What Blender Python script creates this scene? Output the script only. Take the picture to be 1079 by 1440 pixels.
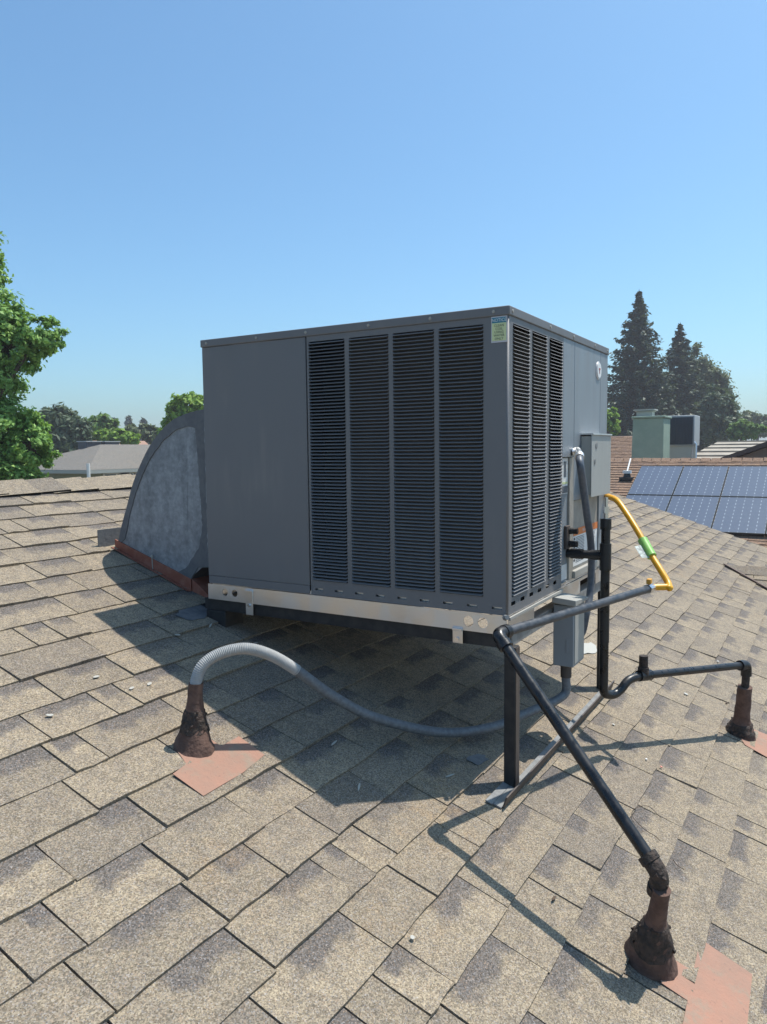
import bpy, bmesh, math, random
import numpy as np
from mathutils import Vector, Matrix, Euler
random.seed(7); rng = np.random.default_rng(7)
scene = bpy.context.scene
for o in list(bpy.data.objects): bpy.data.objects.remove(o)
COL = scene.collection
R = math.radians
# ------------------------------------------------------------------ camera
F_PX, YAW, PITCH, ROLL = 1051.4, .5377, .0833, -.0105
CAM = Vector((-2.0517, -.8004, .4936))
fw = Vector((math.cos(YAW)*math.cos(PITCH), math.sin(YAW)*math.cos(PITCH), -math.sin(PITCH)))
rt0 = Vector((math.sin(YAW), -math.cos(YAW), 0)); up0 = rt0.cross(fw)
rt = rt0*math.cos(ROLL)+up0*math.sin(ROLL); up = rt.cross(fw)
cd = bpy.data.cameras.new('camera'); cam = bpy.data.objects.new('camera', cd); COL.objects.link(cam)
cd.sensor_fit = 'HORIZONTAL'; cd.sensor_width = 36; cd.lens = 36*F_PX/1079; cd.clip_start = .05; cd.clip_end = 3000
cam.matrix_world = Matrix(((rt.x, up.x, -fw.x, CAM.x), (rt.y, up.y, -fw.y, CAM.y), (rt.z, up.z, -fw.z, CAM.z), (0, 0, 0, 1)))
scene.camera = cam
# ------------------------------------------------------------------ sky, sun, exposure
SUN = Vector((.49, -.292, 1.351)).normalized()
w = bpy.data.worlds.new('World'); scene.world = w; w.use_nodes = True
nt = w.node_tree; bg = nt.nodes['Background']
sk = nt.nodes.new('ShaderNodeTexSky'); sk.sky_type = 'NISHITA'; sk.sun_disc = False
sk.sun_elevation = math.asin(SUN.z); sk.sun_rotation = math.atan2(SUN.x, SUN.y)
sk.altitude = 100; sk.air_density = 1.0; sk.dust_density = 1.9; sk.ozone_density = 4.0
tn = nt.nodes.new('ShaderNodeMix'); tn.data_type = 'RGBA'; tn.blend_type = 'MULTIPLY'; tn.inputs[0].default_value = 1
tn.inputs[7].default_value = (.77, 1.045, 1.09, 1); nt.links.new(sk.outputs[0], tn.inputs[6])
nt.links.new(tn.outputs[2], bg.inputs[0]); bg.inputs[1].default_value = .138
sl = bpy.data.lights.new('sun', 'SUN'); sl.energy = 4.35; sl.angle = R(.5); sl.color = (1, .95, .87)
so = bpy.data.objects.new('sun', sl); COL.objects.link(so); so.location = (0, 0, 30)
so.rotation_euler = SUN.to_track_quat('Z', 'Y').to_euler()
scene.view_settings.view_transform = 'Standard'; scene.view_settings.look = 'None'
scene.view_settings.exposure = 0.3; scene.view_settings.gamma = 1.0
scene.render.resolution_x = 767; scene.render.resolution_y = 1024
# ------------------------------------------------------------------ pixel helpers (photo pixels -> world)
ZR, S = -.55, .34                       # main roof plane: z = ZR + S*y
def ray(x, y): return fw + rt*((x-539.5)/F_PX) - up*((y-720)/F_PX)
def on_roof(x, y, h=0):
    d = ray(x, y); t = (ZR+h+S*CAM.y-CAM.z)/(d.z-S*d.y); return CAM+d*t
def on_axis(x, y, ax, v):
    d = ray(x, y); return CAM+d*((v-CAM[ax])/d[ax])
def on_vplane(x, y, a, b):
    n = (b[1]-a[1], a[0]-b[0]); d = ray(x, y)
    t = (n[0]*(a[0]-CAM.x)+n[1]*(a[1]-CAM.y))/(n[0]*d.x+n[1]*d.y); return CAM+d*t
def at_depth(x, y, D): return CAM+ray(x, y)*D
def project(p):
    v = Vector(p)-CAM; z = v.dot(fw)
    return (539.5+F_PX*v.dot(rt)/z, 720-F_PX*v.dot(up)/z, z)
def roofz(x, y): return ZR+S*y
# ------------------------------------------------------------------ materials
class NT:
    def __init__(s, name):
        s.m = bpy.data.materials.new(name); s.m.use_nodes = True; s.t = s.m.node_tree
        s.b = s.t.nodes['Principled BSDF']; s.out = s.t.nodes['Material Output']
    def n(s, typ, props=None, **ins):
        nd = s.t.nodes.new('ShaderNode'+typ)
        for k, v in (props or {}).items(): setattr(nd, k, v)
        for k, v in ins.items():
            key = int(k[1:]) if k[0] == '_' and k[1:].isdigit() else k.replace('_', ' ')
            s.set(nd.inputs[key], v)
        return nd
    def set(s, inp, v):
        if isinstance(v, bpy.types.Node): v = v.outputs[0]
        if isinstance(v, bpy.types.NodeSocket): s.t.links.new(v, inp)
        else:
            if inp.type == 'RGBA' and isinstance(v, (tuple, list)) and len(v) == 3: v = (*v, 1)
            inp.default_value = v
    def bs(s, **k):
        for a, v in k.items(): s.set(s.b.inputs[a.replace('_', ' ')], v)
    def math(s, op, a, b=0.0, clamp=False): return s.n('Math', {'operation': op, 'use_clamp': clamp}, _0=a, _1=b)
    def mix(s, f, a, b, blend='MIX'):
        nd = s.n('Mix', {'data_type': 'RGBA', 'blend_type': blend}); s.set(nd.inputs[0], f); s.set(nd.inputs[6], a); s.set(nd.inputs[7], b)
        return nd.outputs[2]
    def noise(s, scale, detail=3, rough=.55, vec=None, dist=0):
        nd = s.n('TexNoise', None, Scale=scale, Detail=detail, Roughness=rough, Distortion=dist)
        s.set(nd.inputs['Vector'], vec if vec is not None else s.pos()); return nd.outputs[0]
    def pos(s):
        if not hasattr(s, '_p'): s._p = s.n('NewGeometry').outputs['Position']
        return s._p
    def ramp(s, f, lo, hi, a=0.0, b=1.0):
        nd = s.n('MapRange', {'interpolation_type': 'SMOOTHSTEP'}, _0=f, _1=lo, _2=hi, _3=a, _4=b); return nd.outputs[0]
    def bump(s, h, strength=.3, dist=.002, normal=None):
        nd = s.n('Bump', None, Strength=strength, Distance=dist, Height=h)
        if normal is not None: s.set(nd.inputs['Normal'], normal)
        s.bs(Normal=nd); return nd
MATS = {}
def simple(name, col, rough=.6, metal=0.0, col2=None, nscale=20, bump=0.0, bscale=60, bdist=.002, spec=None, rvar=.0, stretch=None):
    t = NT(name)
    vec = t.pos()
    if stretch: vec = t.n('Mapping', None, Vector=t.pos(), Scale=stretch).outputs[0]
    if col2 is not None:
        f = t.ramp(t.noise(nscale, 5, .6, vec), .35, .65); t.bs(Base_Color=t.mix(f, col, col2))
        if rvar: t.bs(Roughness=t.math('MULTIPLY_ADD', f, rvar).outputs[0])
    else: t.bs(Base_Color=col)
    if rvar and col2 is not None:
        nd = t.math('MULTIPLY_ADD', f, rvar); nd.inputs[2].default_value = rough; t.bs(Roughness=nd)
    else: t.bs(Roughness=rough)
    t.bs(Metallic=metal)
    if spec is not None: t.b.inputs['Specular IOR Level'].default_value = spec
    if bump: t.bump(t.noise(bscale, 4), bump, bdist)
    MATS[name] = t.m; return t.m

def shingle_mat(name, c1, c2, cdark, gran=300.0, patch=1.0, contrast=1.0):
    t = NT(name)
    vor = t.n('TexVoronoi', None, Vector=t.pos(), Scale=gran)
    g = t.n('SeparateColor', None, _0=vor.outputs['Color']).outputs[0]
    rn = t.n('Attribute', {'attribute_name': 'rnd'}).outputs['Fac']
    oi = t.n('ObjectInfo').outputs['Random']
    r1 = t.math('FRACT', t.math('ADD', oi, rn)).outputs[0]
    r2 = t.math('FRACT', t.math('MULTIPLY', r1, 17.31)).outputs[0]
    r3 = t.math('FRACT', t.math('MULTIPLY', r1, 91.7)).outputs[0]
    uv = t.n('UVMap'); sp = t.n('SeparateXYZ', None, _0=uv.outputs[0])
    u, v = sp.outputs[0], sp.outputs[1]
    n1 = t.noise(28, 4); n2 = t.noise(5, 3); n3 = t.noise(140, 3, .7)
    base = t.mix(r1, c1, c2)
    base = t.mix(t.ramp(n2, .3, .7, 0, .45), base, c2)
    # blotchy mid-scale grain
    base = t.mix(t.ramp(n1, .35, .7, 0, .35*contrast), base, cdark)
    # dark granule band blended into the top end of each tab
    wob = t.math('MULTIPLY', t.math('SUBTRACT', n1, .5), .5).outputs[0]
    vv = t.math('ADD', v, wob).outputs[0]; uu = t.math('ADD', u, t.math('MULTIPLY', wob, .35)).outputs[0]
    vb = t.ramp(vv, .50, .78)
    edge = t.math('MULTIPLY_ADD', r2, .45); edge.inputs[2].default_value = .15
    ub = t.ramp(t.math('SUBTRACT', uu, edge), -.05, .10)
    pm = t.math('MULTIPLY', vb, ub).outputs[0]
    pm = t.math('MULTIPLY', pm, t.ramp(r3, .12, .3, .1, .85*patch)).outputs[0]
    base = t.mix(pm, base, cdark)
    st = t.math('MULTIPLY', t.ramp(t.noise(1.3, 3, .6), .54, .70), t.ramp(t.noise(17, 4, .7), .42, .66, 0, .45)).outputs[0]
    base = t.mix(st, base, (.30, .205, .11))
    # second, whole-tab tone
    base = t.mix(t.ramp(r2, .7, .95, 0, .35), base, cdark)
    # granules
    gm = t.n('MapRange', None, _0=g, _1=0.0, _2=1.0, _3=1-.46*contrast, _4=1+.46*contrast).outputs[0]
    gm2 = t.n('MapRange', None, _0=n3, _1=.25, _2=.75, _3=1-.25*contrast, _4=1+.25*contrast).outputs[0]
    k = t.math('MULTIPLY', gm, gm2).outputs[0]
    kc = t.n('CombineColor', None, _0=k, _1=k, _2=k)
    gs = t.n('SeparateColor', None, _0=vor.outputs['Color'])
    base = t.mix(t.ramp(gs.outputs[1], .72, .95, 0, .5), base, (.27, .19, .13)); base = t.mix(t.ramp(gs.outputs[2], .75, .98, 0, .5), base, (.24, .235, .24))
    col = t.mix(1.0, base, kc.outputs[0], 'MULTIPLY')
    t.bs(Base_Color=col, Roughness=.92); t.b.inputs['Specular IOR Level'].default_value = .25
    h = t.math('ADD', g, t.math('MULTIPLY', n3, 1.5)).outputs[0]
    t.bump(h, .55, .0016)
    MATS[name] = t.m; return t.m
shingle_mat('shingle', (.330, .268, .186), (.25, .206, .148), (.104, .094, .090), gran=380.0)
shingle_mat('shingle_brown', (.30, .185, .115), (.22, .135, .09), (.11, .075, .06), gran=120, patch=.6)
shingle_mat('shingle_grey', (.22, .205, .175), (.19, .175, .15), (.13, .125, .115), gran=60, patch=.4)
simple('deck_dark', (.016, .014, .013), .98)
def unit_paint(name, c, rough=.5, dust=(.30, .28, .25)):
    t = NT(name)
    nz = t.noise(3.5, 4); st = t.noise(18, 4, .6, t.n('Mapping', None, Vector=t.pos(), Scale=(1, 1, .12)).outputs[0])
    f = t.math('MULTIPLY', t.ramp(nz, .35, .75), t.ramp(st, .4, .75, .0, .32)).outputs[0]
    t.bs(Base_Color=t.mix(f, c, dust), Roughness=t.ramp(st, .3, .7, rough, rough+.12))
    b1 = t.n('Bump', None, Strength=.25, Distance=.012, Height=t.noise(3.2, 2)); t.bump(t.noise(700, 2), .12, .0006, b1); MATS[name] = t.m
unit_paint('unit_grey', (.158, .157, .161), .5)
unit_paint('unit_light', (.36, .345, .31), .55)
unit_paint('box_grey', (.37, .37, .345), .5)
unit_paint('box_steel', (.235, .262, .285), .45)
def galv(name, a, b, rough=.38, scale=55, metal=.85):
    t = NT(name)
    v1 = t.n('TexVoronoi', None, Vector=t.pos(), Scale=scale); g = t.n('SeparateColor', None, _0=v1.outputs['Color']).outputs[0]
    n = t.noise(9, 5)
    f = t.math('ADD', t.math('MULTIPLY', g, .45), t.math('MULTIPLY', n, .6), True).outputs[0]
    t.bs(Base_Color=t.mix(f, a, b), Metallic=metal, Roughness=t.ramp(f, .2, .9, rough, rough+.2)); MATS[name] = t.m
galv('galvanised', (.70, .69, .68), (.78, .77, .75), rough=.30, metal=1.0, scale=20)
t = NT('duct_metal')
st = t.noise(14, 6, .65, t.n('Mapping', None, Vector=t.pos(), Scale=(1, 1, .25)).outputs[0])
bl = t.noise(26, 5, .7); v1 = t.n('TexVoronoi', None, Vector=t.pos(), Scale=75.0); g = t.n('SeparateColor', None, _0=v1.outputs['Color']).outputs[0]
f = t.math('ADD', t.math('MULTIPLY', t.ramp(st, .3, .7), .5), t.math('MULTIPLY', t.ramp(bl, .35, .7), .5)).outputs[0]
f = t.math('ADD', f, t.math('MULTIPLY', t.math('SUBTRACT', g, .5), .25), True).outputs[0]
t.bs(Base_Color=t.mix(f, (.18, .192, .205), (.37, .39, .41)), Metallic=.25, Roughness=.6); t.bump(bl, .15, .002); MATS['duct_metal'] = t.m
simple('sealant_grey', (.115, .12, .13), .65, col2=(.145, .15, .155), nscale=30, bump=.5, bscale=70, bdist=.004)
simple('red_flashing', (.27, .085, .05), .75, col2=(.33, .13, .085), nscale=25, bump=.3, bscale=50)
t = NT('pink_flashing'); a = t.noise(7, 5, .65); d = t.noise(60, 4, .7); e = t.noise(16, 5, .7)
c = t.mix(t.ramp(a, .3, .7), (.37, .195, .135), (.30, .185, .135)); c = t.mix(t.ramp(e, .52, .72, 0, .75), c, (.27, .215, .16)); c = t.mix(t.ramp(d, .62, .72, 0, .6), c, (.12, .095, .08))
t.bs(Base_Color=c, Roughness=.85); t.bump(t.math('ADD', d, t.math('MULTIPLY', a, 3)).outputs[0], .5, .006); MATS['pink_flashing'] = t.m
simple('mastic', (.030, .024, .020), .8, col2=(.075, .05, .038), nscale=55, bump=1, bscale=80, bdist=.01)
simple('boot_rust', (.095, .055, .042), .9, col2=(.15, .088, .066), nscale=35, bump=.8, bscale=70, bdist=.006)
simple('black_pipe', (.007, .0075, .009), .24, col2=(.018, .018, .020), nscale=30, rvar=.22, bump=.1, bscale=120)
simple('grey_pipe', (.032, .037, .045), .36, col2=(.075, .08, .09), nscale=40, rvar=.2, bump=.15, bscale=120)
simple('black_steel', (.016, .016, .017), .6, col2=(.034, .030, .028), nscale=25, bump=.2, bscale=90)
simple('brown_steel', (.10, .075, .06), .6, col2=(.055, .045, .042), nscale=40, stretch=(1, 1, .15))
simple('zinc_paint', (.25, .255, .25), .5, col2=(.17, .17, .17), nscale=30)
simple('conduit_grey', (.085, .10, .125), .45, col2=(.12, .135, .16), nscale=60)
simple('conduit_light', (.40, .40, .39), .55, col2=(.36, .36, .35), nscale=70)
simple('conduit_mid', (.17, .185, .20), .5, col2=(.12, .13, .145), nscale=70)
simple('yellow_coat', (.80, .40, .015), .35, col2=(.68, .33, .015), nscale=25)
simple('green_tag', (.22, .50, .09), .4, col2=(.30, .58, .16), nscale=40)
simple('clear_tag', (.45, .53, .50), .25, col2=(.10, .14, .15), nscale=70)
simple('brass', (.72, .48, .20), .35, 1.0)
simple('orange_handle', (.62, .30, .04), .5)
simple('chrome', (.75, .75, .74), .25, 1.0)
simple('black_interior', (.010, .011, .013), .9)
simple('coil', (.06, .058, .058), .7, col2=(.085, .075, .07), nscale=12, stretch=(1, 1, 6))
simple('white_label', (.78, .78, .76), .5); simple('label_ink', (.05, .05, .06), .6)
simple('orange_label', (.72, .21, .05), .5); simple('notice_yellow', (.62, .68, .36), .55); simple('notice_teal', (.015, .19, .27), .5)
simple('badge_white', (.55, .54, .56), .4); simple('badge_red', (.42, .10, .09), .5)
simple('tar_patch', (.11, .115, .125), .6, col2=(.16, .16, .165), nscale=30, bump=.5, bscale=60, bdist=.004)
simple('tan_flange', (.37, .34, .29), .55, col2=(.30, .275, .24), nscale=25)
simple('stucco_green', (.31, .40, .31), .9, col2=(.27, .36, .28), nscale=3, bump=.6, bscale=40, bdist=.02)
simple('stucco_tan', (.42, .37, .30), .9, col2=(.37, .32, .26), nscale=3, bump=.4, bscale=30, bdist=.02)
simple('stucco_olive', (.21, .215, .13), .9, col2=(.18, .185, .11), nscale=3)
simple('stucco_grey', (.20, .185, .165), .9, col2=(.17, .16, .145), nscale=3)
simple('white_trim', (.72, .71, .68), .6); simple('grey_trim', (.33, .34, .31), .6); simple('dark_trim', (.06, .05, .045), .7)
simple('brown_trim', (.15, .095, .075), .6)
simple('window_glass', (.02, .035, .04), .06); simple('curb_metal', (.46, .44, .39), .5, .2)
simple('pale_roofing', (.40, .35, .28), .8, col2=(.31, .265, .21), nscale=3); simple('rib_dark', (.13, .11, .10), .8)
simple('ac_grille', (.05, .055, .07), .5); simple('ac_body', (.40, .41, .40), .5)
simple('bark', (.10, .075, .055), .9, col2=(.055, .042, .032), nscale=8, bump=.8, bscale=12, bdist=.05)
simple('dirt', (.20, .16, .11), .95, col2=(.10, .11, .05), nscale=.25)
simple('scrap_pale', (.40, .385, .34), .6); simple('scrap_pink', (.55, .22, .17), .7); simple('twig', (.09, .06, .04), .9)
def solar_mat():
    t = NT('solar_glass'); uv = t.n('UVMap'); sp = t.n('SeparateXYZ', None, _0=uv.outputs[0])
    a = t.math('FRACT', t.math('MULTIPLY', sp.outputs[0], 6)).outputs[0]; b = t.math('FRACT', t.math('MULTIPLY', sp.outputs[1], 10)).outputs[0]
    da = t.math('ABSOLUTE', t.math('SUBTRACT', a, .5)).outputs[0]; db = t.math('ABSOLUTE', t.math('SUBTRACT', b, .5)).outputs[0]
    corner = t.math('MULTIPLY', t.ramp(da, .44, .465), t.ramp(db, .27, .33)).outputs[0]
    seam = t.math('MAXIMUM', t.ramp(da, .478, .49), t.math('MULTIPLY', t.ramp(db, .478, .49), .35)).outputs[0]
    f = t.math('MAXIMUM', corner, t.math('MULTIPLY', seam, .15), True).outputs[0]
    cell = t.mix(t.noise(9, 3), (.055, .066, .10), (.085, .097, .135))
    t.bs(Base_Color=t.mix(f, cell, (.31, .335, .37)), Roughness=.28); t.b.inputs['Coat Weight'].default_value = .5; t.b.inputs['Coat Roughness'].default_value = .08
    MATS['solar_glass'] = t.m
solar_mat(); simple('solar_frame', (.05, .055, .06), .4, .6)
def leaf_mat(name, c1, c2, c3, trans=.25):
    t = NT(name); r = t.n('Attribute', {'attribute_name': 'rnd'}).outputs['Fac']
    c = t.mix(t.ramp(r, 0, .6), c1, c2); c = t.mix(t.ramp(r, .7, 1.0), c, c3)
    t.bs(Base_Color=c, Roughness=.55); t.b.inputs['Specular IOR Level'].default_value = .3
    tr = t.n('BsdfTranslucent', None, Color=t.mix(.5, c, (.22, .32, .04))); ms = t.n('MixShader', None, _0=trans)
    t.t.links.new(t.b.outputs[0], ms.inputs[1]); t.t.links.new(tr.outputs[0], ms.inputs[2]); t.t.links.new(ms.outputs[0], t.out.inputs[0])
    MATS[name] = t.m
leaf_mat('leaf_sweetgum', (0.154, 0.284, 0.075), (0.246, 0.428, 0.099), (0.400, 0.596, 0.174), .3)
leaf_mat('leaf_dark', (0.055, 0.087, 0.043), (0.080, 0.116, 0.061), (0.123, 0.152, 0.094), .15)
leaf_mat('leaf_mid', (0.096, 0.182, 0.042), (0.144, 0.250, 0.056), (0.211, 0.326, 0.088), .3)
leaf_mat('leaf_bright', (0.160, 0.288, 0.033), (0.225, 0.378, 0.045), (0.319, 0.468, 0.075), .35)
leaf_mat('needle', (0.038, 0.061, 0.038), (0.058, 0.087, 0.054), (0.095, 0.122, 0.074), .1)
leaf_mat('leaf_olive', (0.093, 0.123, 0.057), (0.135, 0.165, 0.078), (0.195, 0.210, 0.112), .2)
# ------------------------------------------------------------------ object helpers
def link(name, me, mats, parent=None, smooth=None):
    o = bpy.data.objects.new(name, me); COL.objects.link(o)
    if mats is not None:
        for m in (mats if isinstance(mats, (list, tuple)) else [mats]): me.materials.append(MATS[m])
    if parent is not None: o.parent = parent
    if smooth is not None:
        me.shade_smooth(); me.set_sharp_from_angle(angle=R(smooth))
    return o
def tag(o, label=None, cat=None, group=None, kind=None):
    if label: o['label'] = label
    if cat: o['category'] = cat
    if group: o['group'] = group
    if kind: o['kind'] = kind
    return o
def thing(name, label, cat, loc, group=None):
    o = bpy.data.objects.new(name, None); COL.objects.link(o); o.location = loc; o.empty_display_size = .1
    return tag(o, label, cat, group)
class MB:
    def __init__(s): s.v = []; s.f = []; s.mi = []
    def face(s, pts, mi=0):
        i = len(s.v); s.v += [tuple(p) for p in pts]; s.f.append(tuple(range(i, i+len(pts)))); s.mi.append(mi)
    def box(s, a, b, mi=0, M=None):
        x0, y0, z0 = a; x1, y1, z1 = b
        p = [Vector(q) for q in ((x0,y0,z0),(x1,y0,z0),(x1,y1,z0),(x0,y1,z0),(x0,y0,z1),(x1,y0,z1),(x1,y1,z1),(x0,y1,z1))]
        if M: p = [M @ q for q in p]
        i = len(s.v); s.v += [tuple(q) for q in p]
        for f in ((0,3,2,1),(4,5,6,7),(0,1,5,4),(1,2,6,5),(2,3,7,6),(3,0,4,7)): s.f.append(tuple(i+k for k in f)); s.mi.append(mi)
        return s
    def prism(s, poly, d, mi=0):
        """poly: list of 3-D points, d: extrusion vector"""
        d = Vector(d); a = [Vector(p) for p in poly]; n = len(a); i = len(s.v)
        s.v += [tuple(p) for p in a]+[tuple(p+d) for p in a]
        s.f.append(tuple(range(i+n-1, i-1, -1))); s.f.append(tuple(range(i+n, i+2*n))); s.mi += [mi, mi]
        for k in range(n): s.f.append((i+k, i+(k+1) % n, i+n+(k+1) % n, i+n+k)); s.mi.append(mi)
        return s
    def tube(s, pts, r, sides=14, mi=0, cap=True):
        pts = [Vector(p) for p in pts]; n = len(pts); rs = r if isinstance(r, (list, tuple)) else [r]*n
        prev = None; base = len(s.v)
        for k in range(n):
            d = (pts[min(k+1, n-1)]-pts[max(k-1, 0)]).normalized()
            if prev is None:
                a = d.orthogonal().normalized()
            else:
                a = (prev-d*prev.dot(d)).normalized()
            prev = a; b = d.cross(a)
            for j in range(sides):
                an = 2*math.pi*j/sides; s.v.append(tuple(pts[k]+(a*math.cos(an)+b*math.sin(an))*rs[k]))
        for k in range(n-1):
            for j in range(sides):
                p = base+k*sides+j; q = base+k*sides+(j+1) % sides
                s.f.append((p, q, q+sides, p+sides)); s.mi.append(mi)
        if cap:
            s.f.append(tuple(base+j for j in range(sides-1, -1, -1))); s.mi.append(mi)
            e = base+(n-1)*sides; s.f.append(tuple(e+j for j in range(sides))); s.mi.append(mi)
        return s
    def build(s, name, mats, parent=None, smooth=None, bevel=0, solid=0, weld=False, segs=2):
        me = bpy.data.meshes.new(name); org = Vector()
        par = parent
        while par is not None: org += Vector(par.location); par = par.parent
        me.from_pydata([tuple(Vector(p)-org) for p in s.v], [], s.f); me.update()
        if any(s.mi): me.polygons.foreach_set('material_index', s.mi)
        if weld:
            bm = bmesh.new(); bm.from_mesh(me); bmesh.ops.remove_doubles(bm, verts=bm.verts, dist=1e-5); bm.to_mesh(me); bm.free()
        o = link(name, me, mats, parent, smooth)
        if solid:
            md = o.modifiers.new('Solidify', 'SOLIDIFY'); md.thickness = solid; md.offset = -1
        if bevel:
            md = o.modifiers.new('Bevel', 'BEVEL'); md.width = bevel; md.segments = segs; md.limit_method = 'ANGLE'; md.angle_limit = R(40)
            if smooth is None: me.shade_smooth(); me.set_sharp_from_angle(angle=R(35))
        return o
def catmull(pts, n=8):
    pts = [Vector(p) for p in pts]; P = [pts[0]*2-pts[1]]+pts+[pts[-1]*2-pts[-2]]; out = []
    for i in range(1, len(P)-2):
        for k in range(n):
            t = k/n; a, b, c, d = P[i-1:i+3]
            out.append(.5*((2*b)+(c-a)*t+(2*a-5*b+4*c-d)*t*t+(3*b-a-3*c+d)*t**3))
    out.append(pts[-1]); return out
def fillet(pts, r, n=6):
    """polyline with rounded corners"""
    pts = [Vector(p) for p in pts]; out = [pts[0]]
    for i in range(1, len(pts)-1):
        a, b, c = pts[i-1:i+2]; u = (a-b); v = (c-b); k = min(r, u.length*.48, v.length*.48)
        p, q = b+u.normalized()*k, b+v.normalized()*k
        for j in range(n+1): t = j/n; out.append(p*(1-t)**2+b*2*t*(1-t)+q*t*t)
    out.append(pts[-1]); return out
def text_into(mb, txt, size, origin, ex, ey, mi=0, sx=1.0):
    c = bpy.data.curves.new('t', 'FONT'); c.body = txt; c.size = size; c.align_x = 'CENTER'; c.resolution_u = 2
    o = bpy.data.objects.new('t', c); COL.objects.link(o)
    me = bpy.data.meshes.new_from_object(o.evaluated_get(bpy.context.evaluated_depsgraph_get()))
    ex, ey, O = Vector(ex), Vector(ey), Vector(origin); b = len(mb.v)
    for v in me.vertices: mb.v.append(tuple(O+ex*v.co.x*sx+ey*v.co.y))
    for p in me.polygons: mb.f.append(tuple(b+i for i in p.vertices)); mb.mi.append(mi)
    bpy.data.objects.remove(o); bpy.data.curves.remove(c); bpy.data.meshes.remove(me)
# ------------------------------------------------------------------ shingle field
TW = .1333                                        # run of one course seen from above
KS = math.sqrt(1+S*S)
def tab_geo(wd, ln, th, seed, x0=0.0, u0=0.0):
    """a thin wedge-shaped tab: x across, u up the slope, n off the deck"""
    r = random.Random(seed); nx = 4; vs = []; uvs = []
    row0 = []
    for i in range(nx+1):
        jit = r.uniform(-.0022, .0022)
        row0.append((x0+wd*i/nx, u0+jit, th+r.uniform(-.0012, .0022)))
    top0 = row0; top1 = [(x0+wd*i/nx, u0+ln*.72, th*.42) for i in range(nx+1)]; top2 = [(x0+wd*i/nx, u0+ln*1.3, .0012) for i in range(nx+1)]
    bot0 = [(p[0], p[1], -.003) for p in row0]
    rows = [bot0, top0, top1, top2]; vv = [-.03, 0.0, .72, 1.3]
    V = [p for rw in rows for p in rw]; UV = [(i/nx, q) for q in vv for i in range(nx+1)]
    Fc = []
    for k in range(3):
        for i in range(nx):
            a = k*(nx+1)+i; Fc.append((a, a+1, a+nx+2, a+nx+1))
    e = len(V)                                     # side skirts
    for i in (0, nx):
        sk = [(V[(nx+1)*k+i][0], V[(nx+1)*k+i][1], -.003) for k in (1, 2, 3)]
        b = len(V); V += sk; UV += [UV[(nx+1)*k+i] for k in (1, 2, 3)]
        for k in range(2):
            q = ((nx+1)*(k+1)+i, (nx+1)*(k+2)+i, b+k+1, b+k); Fc.append(q if i == nx else q[::-1])
    return V, UV, Fc
def mesh_with(name, V, UV, Fc, rnd=None):
    me = bpy.data.meshes.new(name); me.from_pydata(V, [], Fc)
    ul = me.uv_layers.new(name='UVMap'); li = np.empty(len(me.loops), dtype=np.int32); me.loops.foreach_get('vertex_index', li)
    ul.data.foreach_set('uv', np.asarray(UV, dtype=np.float32)[li].ravel())
    at = me.attributes.new('rnd', 'FLOAT', 'POINT'); at.data.foreach_set('value', np.asarray(rnd if rnd is not None else np.zeros(len(V)), dtype=np.float32))
    me.update(); return me
def frame(O, ex, eu):
    ex, eu = Vector(ex).normalized(), Vector(eu).normalized(); en = ex.cross(eu)
    return Matrix(((ex.x, eu.x, en.x, O[0]), (ex.y, eu.y, en.y, O[1]), (ex.z, eu.z, en.z, O[2]), (0, 0, 0, 1)))
def widths_fill(keys, x0, x1, r, ws=(.2, .25, .285, .3, .3)):
    k = sorted(keys)
    if not k: k = [r.uniform(x0, x0+.3)+ .0]
    a = k[0]
    while a > x0: a -= r.choice(ws) if r.random() > .13 else r.uniform(.085, .12); k.insert(0, a)
    a = k[-1]
    while a < x1: a += r.choice(ws) if r.random() > .13 else r.uniform(.085, .12); k.append(a)
    k[0] = max(k[0], x0-.02); k[-1] = min(k[-1], x1+.02)
    return k
def field_mesh(name, W, Lg, exp, th, seed, ws=(.2, .25, .285, .3), clip=None):
    """joined courses of tabs on a local x/u plane (0..W, 0..Lg)"""
    r = random.Random(seed); V = []; UV = []; Fc = []; rn = []
    n = int(Lg/exp)
    for j in range(n):
        u = j*exp; ks = widths_fill([], 0, W, r, ws)
        for a, b in zip(ks[:-1], ks[1:]):
            if clip and not clip((a+b)/2, u): continue
            v, uv, f = tab_geo(b-a-.005, exp, th*r.uniform(.75, 1.2), r.random(), a, u)
            o = len(V); V += v; UV += uv; Fc += [tuple(i+o for i in q) for q in f]; rn += [r.random()]*len(v)
    return mesh_with(name, V, UV, Fc, rn)
# ------------------------------------------------------------------ ground
ZG = -4.1
mb = MB(); mb.face([(-900, -900, ZG), (900, -900, ZG), (900, 900, ZG), (-900, 900, ZG)])
tag(mb.build('ground', 'dirt'), kind='structure')
# ------------------------------------------------------------------ the house whose roof we stand on
YR = 2.61; ZRI = ZR+S*YR; X0, X1 = -6.0, 7.1; YE = -3.35; YB = 8.7
house = thing('house', 'house whose weathered tan shingle roof carries the air conditioner and pipes', 'house', (0, 0, ZG))
mb = MB()
mb.box((X0+.5, YE+.5, ZG), (X1-.4, YB-.5, ZR+S*(YE+.5)-.12))
for x in (X0+.5, X1-.4-.15):
    mb.prism([(x, YE+.5, ZR+S*(YE+.5)-.125), (x, YB-.5, ZR+S*(YE+.5)-.125), (x, YR, ZRI-.16)], (.15, 0, 0))
mb.box((5.1-2.6, -6.2, ZG+.002), (5.1+2.6, YE+.49, -1.62))
mb.build('wall', 'stucco_tan', house)
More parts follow.
